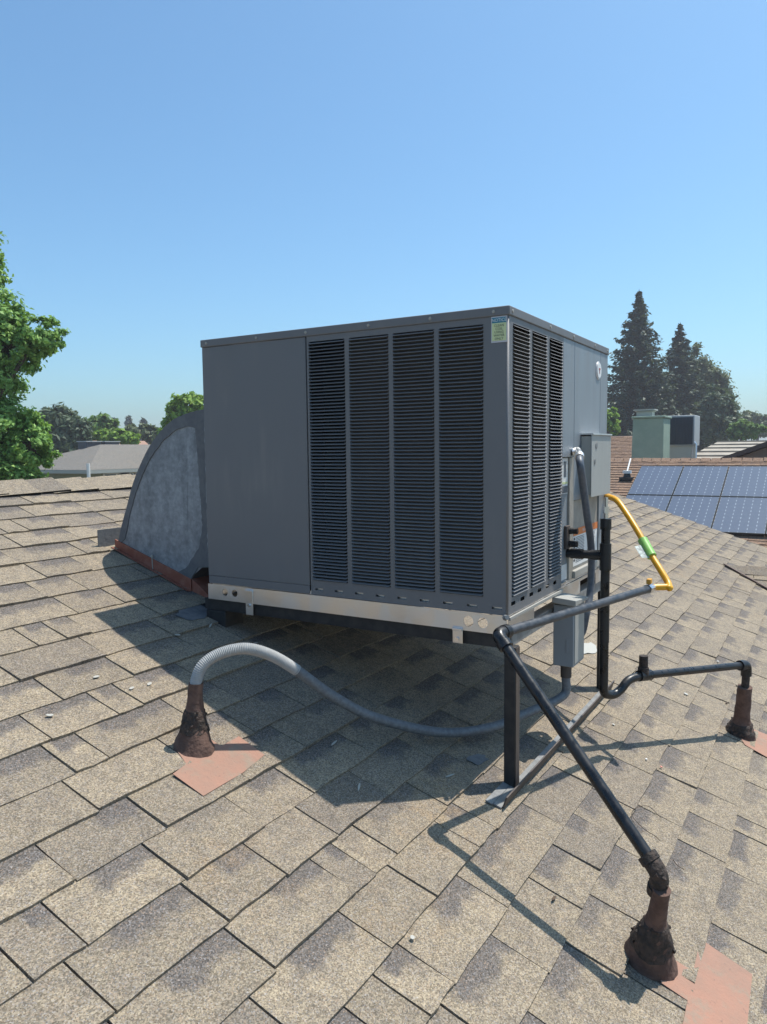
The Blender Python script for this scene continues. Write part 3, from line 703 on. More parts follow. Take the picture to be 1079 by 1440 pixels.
boot('tall narrow brown pipe boot at the end of the drain line', bC, tC, [(0, .062), (.15, .050), (.35, .032), (.6, .030), (1, .0285)],
     [(1036, 1030), (1055, 1024), (1120, 1050), (1098, 1076), (1048, 1048)], 3, (.1, .33))
# ------------------------------------------------------------------ gas line
E = Vector((-.168, -.036, -.013)); V0 = Vector((.690, -.259, -.012)); LE = tB+Vector((.004, .004, .030)); GR = .0149
gas = thing('gas_pipe', 'black iron gas pipe slanting from a roof boot to the unit corner', 'gas pipe', bB+Vector((0, 0, .02)))
d1 = (V0-E).normalized(); d2 = (LE-E).normalized()
MB().tube([E+d1*.03, V0], .0135, 18).build('pipe', 'grey_pipe', gas, smooth=40)
MB().tube([E+d2*.03, LE-d2*.01], GR, 18).build('pipe', 'black_pipe', gas, smooth=40)
mb = MB(); mb.tube(fillet([E+d1*.036, E, E+d2*.036], .03, 8), .0185, 18); mb.tube([E+d1*.028, E+d1*.046], .0205, 18); mb.tube([E+d2*.028, E+d2*.046], .0212, 18)
mb.build('elbow', 'black_pipe', gas, smooth=40)
dn = (bB-tB).normalized(); mb = MB(); mb.tube(fillet([LE-d2*.045, LE, LE+dn*.05], .03, 8), .0205, 16); mb.tube([LE-d2*.048, LE-d2*.03], .0232, 16); mb.tube([LE+dn*.035, LE+dn*.055], .0236, 16)
mb.build('elbow', 'mastic', gas, smooth=40)
mb = MB(); r = random.Random(4)
for k in range(16):
    p = LE+dn*r.uniform(-.0, .05)-d2*r.uniform(0, .045)*(k % 2)+Vector((r.uniform(-1, 1), r.uniform(-1, 1), r.uniform(-.5, 1))).normalized()*.021
    mb.tube([p, p+Vector((r.uniform(-1, 1), r.uniform(-1, 1), r.uniform(-1, 1)))*.008], [.005, .002], 6)
tag(mb.build('mastic_crumb', 'mastic', gas, smooth=75), kind='stuff')
mb = MB(); mb.tube([V0-d1*.004, V0+d1*.014], .0185, 6); mb.tube([V0+d1*.0142, V0+d1*.036], .0145, 12); mb.build('valve_body', 'chrome', gas, smooth=30)
mb = MB(); vc = V0+d1*.012; mb.box((-.016, -.008, .018), (.012, .008, .036), M=Matrix.Translation(vc)); mb.tube([vc+Vector((0, 0, .010)), vc+Vector((0, 0, .019))], .006, 8); mb.build('valve_handle', 'orange_handle', gas, bevel=.003)
# yellow connector
hx = [(858, 699), (868, 704), (880, 720), (897, 747), (915, 779), (930, 803), (940, 820)]
a_, b_ = (1.075, -.012), (.745, -.345)
pts = [on_axis(853, 697, 1, -.004)]+[on_vplane(x, y, a_, b_) for x, y in hx]
end = V0+d1*.036; pts += [on_axis(941, 827, 2, -.013), Vector(end)+Vector((.035, -.05, .001)), Vector(end)+d1*.01, Vector(end)]
pts = catmull(pts, 8)
hose = thing('yellow_gas_connector', 'yellow coated flexible gas connector bent between unit and iron pipe', 'gas connector', pts[-1])
MB().tube(pts, .0118, 16).build('hose', 'yellow_coat', hose, smooth=60)
mb = MB(); k0 = min(range(len(pts)), key=lambda i: abs(project(pts[i])[1]-758)); k1 = min(range(len(pts)), key=lambda i: abs(project(pts[i])[1]-784))
mb.tube(pts[k0:k1+1], .0185, 18); tg = mb.build('tag', 'green_tag', hose, smooth=60)
pm = pts[(k0+k1)//2]; sdv = -rt; dv = (pts[k1]-pts[k0]).normalized(); q = pm+sdv*.012-fw*.004
mb = MB(); mb.prism([q-dv*.02, q+dv*.045, q+dv*.045+sdv*.03, q-dv*.01+sdv*.034], -fw*.0015); mb.build('tag_flap', 'clear_tag', tg)
# ------------------------------------------------------------------ condensate drain line
DX, DY = .6, -.131; drain = thing('drain_pipe', 'glossy black condensate drain pipe with trap, running to the tall boot', 'drain pipe', tC)
a_, b_ = (DX, DY), (1.325, -.531); DR = .0158
J = lambda x, y: on_vplane(x, y, a_, b_)
MB().tube([(DX, .009, .112), (DX, DY, .112)], .0152, 18).build('pipe', 'black_pipe', drain, smooth=40)
for ya_, yb_ in ((-.008, -.052), (DY+.05, DY+.012)): MB().tube([(DX, ya_, .112), (DX, yb_, .112)], .0182, 18).build('coupling', 'black_pipe', drain, smooth=40)
path = [Vector((DX, DY, .21)), Vector((DX, DY, -.34)), J(851, 975)+Vector((0, 0, -.012)), J(868, 979), J(884, 955), J(900, 950.5)]
path = [path[0], path[1]]+catmull([path[1], Vector((DX+.004, DY-.002, -.385)), J(862, 977), J(873, 970), J(884, 957), J(900, 950.5)], 7)[1:]
MB().tube(path, DR, 18).build('trap', 'black_pipe', drain, smooth=50)
PE = J(1050, 935); MB().tube([path[-1], PE], DR*.93, 18).build('pipe', 'black_pipe', drain, smooth=40)
for za, zb_, rc in ((.205, .243, .0192), (.06, .155, .0200), (-.20, -.06, .0170)): MB().tube([(DX, DY, za), (DX, DY, zb_)], rc, 18).build('coupling', 'black_pipe', drain, smooth=40)
mb = MB(); mb.tube([(DX, DY, .2432), (DX, DY, .262)], .0085, 12); mb.tube([(DX, DY, .2625), (DX, DY, .285)], .011, 6); mb.tube([(DX, DY, .2855), (DX, DY, .318)], .0065, 10); mb.build('nipple', 'chrome', drain, smooth=30)
vt = J(905, 951); mb = MB(); mb.tube([vt, vt+Vector((0, 0, .078))], .0165, 16); mb.tube([vt+Vector((0, 0, .006)), vt+Vector((0, 0, .034))], .0205, 16); mb.build('vent_stub', 'mastic', drain, smooth=40)
dd = (PE-path[-1]).normalized(); mb = MB(); mb.tube([path[-1]-dd*.005, path[-1]+dd*.055], .0208, 18); mb.build('tee', 'black_pipe', drain, smooth=40)
mb = MB(); mb.tube(fillet([PE-dd*.045, PE, PE+Vector((0, 0, -.045))], .028, 8), .0215, 18); mb.build('elbow', 'black_pipe', drain, smooth=40)
MB().tube([PE+Vector((0, 0, -.04)), tC+Vector((0, 0, -.02))], DR, 18).build('pipe', 'mastic', drain, smooth=40)
# ------------------------------------------------------------------ electrical boxes and conduits
bx = thing('disconnect_box', 'tall grey electrical box with open side mounted over the conduit elbow', 'electrical box', (.865, 0, .30))
bx['label'] = 'tall pale grey electrical box on the service side of the unit'
mb = MB(); mb.box((.735, -.040, .315), (1.005, -.0005, .536)); bb = mb.build('body', 'box_grey', bx, bevel=.002)
mb = MB(); mb.box((.728, -.043, .308), (1.010, -.0405, .540)); mb.build('cover', 'box_grey', bx, bevel=.0012)
mb = MB(); mb.box((.73, -.048, .5405), (1.01, .0, .546)); mb.build('rain_lip', 'galvanised', bx)
mb = MB(); mb.tube([(.79, -.0432, .50), (.79, -.045, .50)], .012, 14); mb.tube([(.77, -.0432, .44), (.77, -.045, .44)], .010, 14); mb.build('knockout', 'zinc_paint', bx)
jb = thing('junction_box', 'narrow grey electrical box with sloping lid hung on the stand beam', 'electrical box', (.48, -.04, -.25))
mb = MB(); mb.box((.420, -.073, -.255), (.552, -.002, -.042)); jbody = mb.build('body', 'box_steel', jb, bevel=.003)
mb = MB(); mb.prism([(.408, -.083, -.0415), (.565, -.083, -.0415), (.565, -.083, -.034), (.408, -.083, -.020)], (0, .0825, .006)); mb.build('lid', 'box_grey', jb, bevel=.002)
mb = MB(); mb.box((.4175, -.055, -.205), (.4195, -.047, -.16)); mb.build('latch', 'box_steel', jb, bevel=.001)
mb = MB(); mb.box((.43, -.0755, -.245), (.54, -.0735, -.06)); mb.build('lit_side', 'box_grey', jb, bevel=.001)  # paler side plate, sunlight on this side put into its colour
HB = Vector((.468, -.034, -.255))
mb = MB(); mb.tube([HB+Vector((0, 0, -.0002)), HB+Vector((0, 0, -.012))], .023, 6); mb.tube([HB+Vector((0, 0, -.0122)), HB+Vector((0, 0, -.05))], .019, 16); mb.build('hub', 'brown_steel', jb, smooth=30)
# flexible conduit from the boot to that box
a_, b_ = (tA.x, tA.y), (HB.x, HB.y)
cp = [tA+Vector((0, 0, -.03)), tA]+[on_vplane(x, y, a_, b_) for x, y in ((285, 936), (310, 919), (345, 912), (380, 921), (415, 941), (470, 980), (530, 1010), (620, 1030), (690, 1023), (740, 1003))]
for p in cp[8:]: p.z = max(p.z, roofz(p.x, p.y)+.026)
cp += [HB+Vector((-.012, .006, -.115)), HB+Vector((0, 0, -.05))]
cp = catmull(cp, 14)
flex = thing('flexible_conduit', 'ribbed metal conduit arching from the brick red boot across the shaded shingles', 'conduit', cp[0])
def ribbed(pts, r0, pitch, amp):
    P = [Vector(p) for p in pts]; d = [0]
    for a, b in zip(P[:-1], P[1:]): d.append(d[-1]+(b-a).length)
    n = int(d[-1]/pitch)*2; out = []; rr = []
    for i in range(n+1):
        s = d[-1]*i/n; out.append(Vector([float(np.interp(s, d, [p[c] for p in P])) for c in range(3)])); rr.append(r0+(amp if i % 2 else -amp))
    return out, rr
ksp = min(range(len(cp)), key=lambda i: (project(cp[i])[0]-417)**2+(project(cp[i])[1]-942)**2)
p_, r_ = ribbed(cp[:ksp+1], .0158, .0048, .0011); MB().tube(p_, r_, 16).build('ribbed_section', 'conduit_light', flex, smooth=60)
p_, r_ = ribbed(cp[ksp-1:], .0152, .006, .0004); MB().tube(p_, r_, 16).build('jacketed_section', 'conduit_mid', flex, smooth=60)
# liquid-tight conduit at the service side
yv = -.062
lp = [Vector((.622, .0, .478)), Vector((.626, -.022, .482))]+[on_axis(x, y, 1, yv) for x, y in ((816, 652), (821.3, 690), (826, 726), (831.2, 763), (832, 799), (830, 835), (825, 862))]+[Vector((.605, -.052, -.17)), Vector((.58, -.042, -.185)), Vector((.553, -.036, -.17))]
lp = catmull(lp, 10)
lt = thing('liquid_tight_conduit', 'dark grey flexible conduit dropping from unit elbow to the narrow electrical box', 'conduit', lp[-1])
kk = 16; MB().tube(lp[kk:], .0130, 18).build('jacket', 'conduit_grey', lt, smooth=60)
mb = MB(); mb.tube(lp[:kk+1], .0112, 16); mb.tube(lp[:3], .0155, 8); mb.tube(lp[kk-1:kk+2], .0165, 18); mb.build('elbow_fitting', 'galvanised', lt, smooth=40)
# ------------------------------------------------------------------ patches and scraps on the shingles
def blob_px(cx, cy, rx, ry, seed, n=16):
    r = random.Random(seed); return [(cx+rx*math.cos(a)*r.uniform(.7, 1.1), cy+ry*math.sin(a)*r.uniform(.7, 1.1)) for a in [-2*math.pi*i/n for i in range(n)]]
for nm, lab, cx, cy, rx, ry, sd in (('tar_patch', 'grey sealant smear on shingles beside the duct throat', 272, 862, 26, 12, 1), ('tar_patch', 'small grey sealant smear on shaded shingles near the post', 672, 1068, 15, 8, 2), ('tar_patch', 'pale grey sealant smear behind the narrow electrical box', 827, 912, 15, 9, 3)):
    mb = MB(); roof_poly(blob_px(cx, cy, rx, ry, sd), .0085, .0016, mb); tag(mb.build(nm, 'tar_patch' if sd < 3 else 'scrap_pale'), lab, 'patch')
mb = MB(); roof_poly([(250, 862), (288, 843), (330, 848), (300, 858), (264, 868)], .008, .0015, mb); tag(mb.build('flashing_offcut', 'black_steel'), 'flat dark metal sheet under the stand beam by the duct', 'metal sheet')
r = random.Random(12)
SC = [(470, 1045, 'a', 'thin bright metal scrap on shaded shingles below the conduit dip'), (505, 1107, 'a', 'thin bright metal scrap near the tip of the unit shadow'), (633, 1091, 'a', 'thin metal scrap on shaded shingles beside the small sealant smear'),
      (185, 968, 'b', 'pale dry leaf bit on sunlit shingles upslope of the conduit boot'), (250, 893, 'b', 'pale dry leaf bit just inside the edge of the unit shadow'), (70, 1006, 'b', 'pale dry leaf bit on sunlit shingles farthest from the conduit boot'), (135, 952, 'b', 'pale dry leaf bit lying between two other leaf bits on sunlit shingles'), (210, 962, 'b', 'pale dry leaf bit on sunlit shingles beside the unit shadow edge'),
      (863, 1019, 'c', 'small white chip on shingles beside the end of the foot angle'), (965, 976, 'c', 'largest white round chip, lying behind the drain line'), (909, 1068, 'd', 'tiny white crumb below the drain line shadow'), (580, 1319, 'c', 'small white chip alone on sunlit shingles beside the gas pipe shadow'), (930, 1079, 'e', 'tiny pink crumb lying on the shingles below the drain line'),
      (779, 1264, 'f', 'small dark bark bit on shingles under the slanting gas pipe'), (1022, 989, 'f', 'small dark bark bit beside the tall narrow boot'), (1010, 930, 'b', 'pale leaf bit on shingles behind the horizontal drain pipe'), (300, 853, 'a', 'bright metal scrap touching the dark sheet by the duct'), (318, 868, 'a', 'bright metal scrap on shaded shingles under the hold-down clip'), (358, 905, 'a', 'bright metal scrap behind the top of the conduit arch'), (296, 880, 'a', 'bright metal scrap between the duct throat and the conduit arch')]
NM = {'a': ('metal_scrap', 'scrap', 'metal scraps in the unit shadow', 'scrap_pale'), 'b': ('dry_leaf', 'leaf', 'dry leaf bits on the shingles', 'scrap_pale'), 'c': ('white_chip', 'chip', 'white chips on the shingles', 'scrap_pale'),
      'd': ('white_crumb', 'crumb', None, 'white_label'), 'e': ('pink_crumb', 'crumb', None, 'scrap_pink'), 'f': ('bark_bit', 'bark bit', 'bark bits on the shingles', 'twig')}
for x, y, k, lab in SC:
    c = on_roof(x, y, .010); nrm = Vector((0, -S, 1)).normalized(); an = r.uniform(-.5, .9)
    e1 = Vector((1, 0, 0))*math.cos(an)+Vector((0, 1, S)).normalized()*math.sin(an); e2 = nrm.cross(e1)
    dist = (c-CAM).length; k1, k2 = {'a': (.022, .004), 'b': (.012, .006), 'c': (.0065, .0065), 'd': (.005, .004), 'e': (.006, .005), 'f': (.013, .004)}[k]
    if k == 'c' and x > 900: k1 = k2 = .0125
    mb = MB(); n = 9; mb.prism([c+e1*k1*math.cos(a)*r.uniform(.7, 1)+e2*k2*math.sin(a)*r.uniform(.7, 1) for a in [2*math.pi*i/n for i in range(n)]], nrm*(.003 if k in 'def' else .0016))
    nm, ct, gp, mt = NM[k]; tag(mb.build(nm, mt), lab, ct, gp)
def wire(name, label, pxs, rad, cat):
    P = catmull([on_roof(x, y, .011+h) for x, y, h in pxs], 6); tag(MB().tube(P, rad, 6).build(name, 'twig', smooth=60), label, cat)
wire('thin_twig', 'thin dark curled twig loop on shingles below the slanting pipe', [(930, 1150, 0), (912, 1134, .002), (893, 1137, .002), (890, 1148, .001), (905, 1165, 0), (922, 1176, 0), (928, 1182, 0)], .0009, 'twig')
wire('thin_twig', 'short thin dark twig on the shingles above the black mastic boot', [(947, 1209, 0), (953, 1217, .002), (962, 1223, 0)], .001, 'twig')
# ------------------------------------------------------------------ neighbouring house with solar panels
PA_, XRa, ZRa = .42, 18.6, .15
nb = thing('solar_house', 'brown shingled house with blue solar panels on its slope', 'house', (17, 0, ZG))
KA = math.sqrt(1+PA_*PA_); YLn, YHn = -9.0, 8.0; LA = 5.6
rA = bpy.data.objects.new('roof', bpy.data.meshes.new('roof')); COL.objects.link(rA); rA.parent = nb
MA = frame((XRa-LA, YHn, ZRa-LA*PA_), (0, -1, 0), (1, 0, PA_)); rA.matrix_local = Matrix.Translation(-Vector(nb.location)) @ MA
q = MB(); q.box((0, 0, -.08), (YHn-YLn, LA*KA, -.005)); rA.data.from_pydata(q.v, [], q.f); rA.data.materials.append(MATS['deck_dark'])
tag(link('shingle_field', field_mesh('shingle_field', YHn-YLn, LA*KA, .15, .022, 5, (.15, .2, .3, .4)), 'shingle_brown', rA), kind='stuff')
mb = MB(); mb.prism([(XRa+.003, YLn, ZRa), (XRa+2.1, YLn, ZRa-2.1*PA_), (XRa+2.1, YLn, ZRa-2.1*PA_-.08), (XRa+.003, YLn, ZRa-.08)], (0, YHn-YLn, 0)); mb.build('rear_roof', 'shingle_brown', nb)
mb = MB(); y = YLn; r = random.Random(8)
while y < YHn: mb.prism([(XRa-.16, y, ZRa-.16*PA_+.022), (XRa, y, ZRa+.045), (XRa+.16, y, ZRa-.16*PA_+.02), (XRa, y, ZRa+.012)], (0, .22, r.uniform(-.012, .012))); y += .24
tag(mb.build('ridge_cap', 'shingle_brown', nb), kind='stuff')
mb = MB(); mb.box((XRa-LA+.4, YLn+.4, ZG), (XRa+9, YHn-.4, ZRa-LA*PA_-.15)); mb.build('wall', 'stucco_tan', nb)
# higher roof behind
XRb, ZRb = 27.0, .93; LB = 6.2
rB = bpy.data.objects.new('upper_roof', bpy.data.meshes.new('upper_roof')); COL.objects.link(rB); rB.parent = nb
MBm = frame((XRb-LB, 14.0, ZRb-LB*.36), (0, -1, 0), (1, 0, .36)); rB.matrix_local = Matrix.Translation(-Vector(nb.location)) @ MBm
q = MB(); q.box((0, 0, -.08), (10.2, LB*1.063, -.005)); rB.data.from_pydata(q.v, [], q.f); rB.data.materials.append(MATS['deck_dark'])
tag(link('shingle_field', field_mesh('shingle_field', 10.2, LB*1.063, .15, .022, 6, (.15, .2, .3, .4)), 'shingle_brown', rB), kind='stuff')
mb = MB(); mb.prism([(XRb+.003, 3.8, ZRb), (XRb+5, 3.8, ZRb-1.8), (XRb+5, 3.8, ZRb-1.9), (XRb+.003, 3.8, ZRb-.09)], (0, 10.2, 0)); mb.build('rear_roof', 'shingle_brown', nb)
mb = MB(); mb.box((XRb-5.5, 4.1, ZG+.003), (XRb+4.5, 13.7, ZRb-2.2)); mb.build('upper_wall', 'stucco_tan', nb)
# panels
seamY = [on_axis(x, 656, 0, 18.0).y for x in (902, 960.7, 1025.6)]; w0 = (seamY[0]-seamY[2])/2
slope = Vector((1, 0, PA_)).normalized(); nrm = Vector((-PA_, 0, 1)).normalized(); LP = 1.66
top = Vector((18.0, 0, 0.0)); ORD = ['farthest from the wing ridge', 'second', 'third']
names_row = {0: 'upper row', 1: 'lower row'}
pos_name = ['at the chimney end', 'second from the chimney end', 'third from the chimney end', 'fourth from the chimney end', 'fifth from the chimney end']
pm_ = None
for rw in (0, 1):
    for c in range(5):
        y1 = seamY[0]-c*w0-.008; y0 = y1-w0+.016; org = top-slope*(rw*(LP+.035))
        P = lambda u, v, h: Vector((org.x, y1+(y0-y1)*u, org.z))-slope*LP*(1-v)+nrm*h
        root = thing('solar_module', 'dark blue solar panel in the %s, %s' % (names_row[rw], pos_name[c]), 'solar panel', P(.5, 0, -.08), 'solar panels on the brown roof')
        def rel(p): return tuple(p-Vector(root.location))
        me = bpy.data.meshes.new('glass'); me.from_pydata([rel(P(u, v, .001)) for u, v in ((.012, .008), (.988, .008), (.988, .992), (.012, .992))], [], [(0, 1, 2, 3)])
        ul = me.uv_layers.new(name='UVMap'); 
        for i, uvc in enumerate(((0, 0), (1, 0), (1, 1), (0, 1))): ul.data[i].uv = uvc
        link('glass', me, 'solar_glass', root)
        mb = MB()
        for a, b, cc, d in ((0, .012, 0, 1), (.988, 1, 0, 1), (.0121, .9879, 0, .008), (.0121, .9879, .992, 1)):
            mb.prism([P(a, cc, .005), P(b, cc, .005), P(b, d, .005), P(a, d, .005)], -nrm*.04)
        mb.face([P(.012, .008, -.02), P(.012, .992, -.02), P(.988, .992, -.02), P(.988, .008, -.02)])
        mb.build('frame', 'solar_frame', root)
        mb = MB()
        for v in (.22, .78): mb.prism([P(-.004, v-.015, -.036), P(1.004, v-.015, -.036), P(1.004, v+.015, -.036), P(-.004, v+.015, -.036)], -nrm*.085)
        mb.build('mount_rail', 'solar_frame', root)
# chimney
def px_box(x0, x1, yt, X, depth):
    a = on_axis(x0, 640, 0, X); b = on_axis(x1, 640, 0, X); z = on_axis((x0+x1)/2, yt, 0, X).z
    return (X, b.y, X+depth, a.y, z)
x0, ya, x1, yb, zt = px_box(889.5, 933, 588, 20.3, 1.0)
ch = thing('chimney', 'green stucco chimney with metal flue cap behind the solar panels', 'chimney', ((x0+x1)/2, (ya+yb)/2, -.9))
mb = MB(); zb_ = -.95; fl = .05
mb.prism([(x0, ya, zb_), (x0, ya, zt), (x0, yb, zt), (x0, yb+fl, zb_)], (x1-x0, 0, 0)); mb.build('stack', 'stucco_green', ch, bevel=.02)
mb = MB(); mb.box((x0-.04, ya-.04, zt+.002), (x1+.04, yb+.04, zt+.06)); mb.build('crown', 'stucco_green', ch, bevel=.015)
mx, my = (x0+x1)/2, (ya+yb)/2+.18; mb = MB(); mb.box((mx-.18, my-.22, zt+.061), (mx+.18, my+.22, zt+.20)); mb.build('flue', 'curb_metal', ch)
mb = MB(); mb.box((mx-.26, my-.30, zt+.23), (mx+.26, my+.30, zt+.27)); mb.box((mx-.22, my-.26, zt+.201), (mx+.22, my+.26, zt+.215)); mb.box((mx-.06, my-.06, zt+.2155), (mx+.06, my+.06, zt+.2295)); mb.build('flue_cap', 'curb_metal', ch)
# neighbour's rooftop unit
x0, ya, x1, yb, zt = px_box(938, 976, 584, 22.4, 1.1); zl = on_axis(957, 627, 0, 22.4).z
ac = thing('distant_air_conditioner', 'dark grilled rooftop air conditioner on tan curb beside the green chimney', 'air conditioner', ((x0+x1)/2, (ya+yb)/2, -.85))
mb = MB(); mb.box((x0, ya, zl), (x1, yb, zt)); mb.build('body', 'ac_body', ac, bevel=.02)
mb = MB(); mb.box((x0-.012, ya+.05, zl+.04), (x0-.002, yb-.03, zt-.06)); gr = mb.build('coil_grille', 'ac_grille', ac)
mb = MB()
for k in range(8): y = ya+.05+(yb-ya-.08)*k/7; mb.box((x0-.030, y-.008, zl+.04), (x0-.0125, y+.008, zt-.06))
mb.box((x0-.036, ya+.05, (zl+zt)/2+.18), (x0-.0305, yb-.03, (zl+zt)/2+.21)); mb.build('grille_bar', 'ac_grille', gr)
mb = MB(); mb.prism([(x0+.05, ya+.25, -.9), (x0+.05, ya+.05, zl-.002), (x0+.05, yb, zl-.002), (x0+.05, yb, -.9)], (.95, 0, 0)); mb.build('curb', 'curb_metal', ac)
mb = MB(); mb.tube([(x0+.1, ya-.04, -.8), (x0+.1, ya-.04, zl+.05), (x0+.1, ya+.02, zl+.12)], .035, 10); mb.build('conduit', 'galvanised', ac, smooth=40)
# roof vent and pipe on the brown roof
def on_A(x, y):
    d = ray(x, y); k = (ZRa-PA_*(XRa-CAM.x)-CAM.z)/(d.z-PA_*d.x); return CAM+d*k
p = on_A(882, 674); vt_ = thing('roof_vent', 'black roof vent base with a white leaning pipe on brown shingles', 'vent', p)
mb = MB(); mb.box((-.16, -.16, -.02), (.16, .16, .05), M=Matrix.Translation(p)); mb.tube([p+Vector((0, 0, .051)), p+Vector((0, 0, .16))], [.1, .07], 12); mb.build('base', 'black_steel', vt_, smooth=40)
mb = MB(); mb.tube([p+Vector((0, 0, .15)), p+Vector((0, 0, .22))], .11, 12); c2 = on_axis(887, 645, 0, p.x+.5); mb.tube([p+Vector((0, 0, .2)), c2], .02, 8); mb.build('pipe', 'white_trim', vt_, smooth=40)
# pale ribbed patio roof and gable of the next house
XP = 29.0; pr = thing('patio_roof', 'pale ribbed flat roof seen past the distant air conditioner', 'patio roof', (XP, -2, ZG))
yA, yB = on_axis(984, 630, 0, XP).y, on_axis(1130, 630, 0, XP).y; zA, zB2 = on_axis(1020, 619, 0, XP+6).z, on_axis(1020, 646, 0, XP-4).z
mb = MB(); mb.prism([(XP-5, yB, zB2-.1), (XP+6, yB, zA-.03), (XP+6, yB, zA-.11), (XP-5, yB, zB2-.18)], (0, yA-yB, 0)); mb.build('sheet', 'pale_roofing', pr)
for k in range(6):
    xx = XP-4.4+k*1.9; zz = zB2-.1+(zA-.03-zB2+.1)*(xx-XP+5)/11; mb = MB(); mb.box((xx, yB, zz+.004), (xx+.10, yA, zz+.06)); mb.build('rib', 'pale_roofing', pr)
mb = MB()
for xx in (XP-4.8, XP+5.6):
    for yy in (yA-.3, yB+.3): mb.box((xx, yy, ZG), (xx+.15, yy+.15, zB2-.25))
mb.build('post', 'white_trim', pr)
XG = 20.6; g0 = on_axis(1003, 648, 0, XG); g1 = on_axis(1079, 621, 0, XG); sl_ = (g1.z-g0.z)/(g0.y-g1.y); yt_ = g0.y-4.2; zt_ = g0.z+sl_*4.2
gh = thing('gable_house', 'grey gable end with dark rake rising behind the solar panels', 'house', (XG, yt_, ZG))
mb = MB(); mb.prism([(XG, g0.y-.1, ZG), (XG, g0.y-.1, g0.z-.12), (XG, yt_, zt_-.12), (XG, 2*yt_-g0.y+.1, g0.z-.12), (XG, 2*yt_-g0.y+.1, ZG)], (6.5, 0, 0)); mb.build('wall', 'stucco_grey', gh)
for s_ in (1, -1):
    e = Vector((XG-.35, yt_+s_*(g0.y+.35-yt_), g0.z-sl_*.35)); k_ = Vector((XG-.35, yt_, zt_))
    mb = MB(); mb.prism([e, k_, k_+Vector((0, 0, -.13)), e+Vector((0, 0, -.13))], (7.2, 0, 0)); mb.build('roof', 'dark_trim', gh)
# ------------------------------------------------------------------ grey house beyond the ridge
pc = at_depth(124, 661, 40); ez_ = pc.z; lx, ly, ph = 17.0, 8.6, .33
gh2 = thing('grey_roofed_house', 'low olive house with grey hip roof beyond the shingle ridge', 'house', (pc.x+lx/2, pc.y+ly/2, ZG))
hr = ly/2*ph; a, b, c, d = (pc.x, pc.y), (pc.x+lx, pc.y), (pc.x+lx, pc.y+ly), (pc.x, pc.y+ly); r0, r1 = (pc.x+ly/2, pc.y+ly/2, ez_+hr), (pc.x+lx-ly/2, pc.y+ly/2, ez_+hr)
A, B_, C_, D_ = [(q[0], q[1], ez_) for q in (a, b, c, d)]
mb = MB(); mb.face([A, B_, r1, r0]); mb.face([B_, C_, r1]); mb.face([C_, D_, r0, r1]); mb.face([D_, A, r0]); rf = mb.build('roof', 'shingle_grey', gh2)
mb = MB(); mb.box((pc.x-.02, pc.y-.02, ez_-.2), (pc.x+lx+.02, pc.y+ly+.02, ez_-.012)); mb.build('fascia', 'grey_trim', gh2)
mb = MB(); mb.box((pc.x+.6, pc.y+.6, ZG), (pc.x+lx-.6, pc.y+ly-.6, ez_-.21)); mb.build('wall', 'stucco_olive', gh2)
for px_ in (163, 186):
    q = on_axis(px_, 664, 1, pc.y+.59); mb = MB(); mb.box((q.x-.9, pc.y+.53, ez_-1.5), (q.x+.9, pc.y+.588, ez_-.24)); wn = mb.build('window', 'white_trim', gh2)
    for s_ in (-1, 1):
        mb = MB(); mb.box((q.x+s_*.44-.38, pc.y+.50, ez_-1.44), (q.x+s_*.44+.38, pc.y+.528, ez_-.3)); mb.build('pane', 'window_glass', wn)
q = at_depth(125, 648, 39.6); mb = MB(); mb.tube([(pc.x-.1, pc.y-.15, ez_-.5), (pc.x-.1, pc.y-.15, ez_+.35)], .09, 8); mb.build('vent_pipe', 'white_trim', gh2)
for px_, lab, mt in ((126, 'small dark rooftop air conditioner on the grey hip roof near its end', 'ac_grille'), (152, 'small dark rooftop air conditioner on the grey hip roof behind the ridge', 'ac_grille')):
    q = on_axis(px_, 622, 1, pc.y+ly/2+.9); z0 = ez_+hr-.55
    ac2 = thing('small_air_conditioner', lab, 'air conditioner', (q.x, q.y, z0)); mb = MB(); mb.box((q.x-.55, q.y-.4, z0), (q.x+.55, q.y+.4, ez_+hr+.16)); mb.build('body', mt, ac2, bevel=.03)
    mb = MB(); mb.box((q.x-.6, q.y-.45, ez_+hr+.161), (q.x+.6, q.y+.45, ez_+hr+.22)); mb.build('top_cover', 'ac_body', ac2)
for px_, D_ in ((140, 60), (170, 62)):
    q = at_depth(px_, 621.5, D_); rr = thing('far_tile_roof', 'sliver of reddish tile roof far behind the grey hip roof', 'roof', (q.x, q.y, ZG), 'far red roofs')
    mb = MB(); mb.prism([(q.x-2.5, q.y-2, q.z-1.2), (q.x-2.5, q.y, q.z+.1), (q.x-2.5, q.y+2, q.z-1.2)], (5, 0, 0)); mb.build('roof', 'pink_flashing', rr); mb = MB(); mb.box((q.x-2.3, q.y-1.8, ZG), (q.x+2.3, q.y+1.8, q.z-1.21)); mb.build('wall', 'stucco_tan', rr)
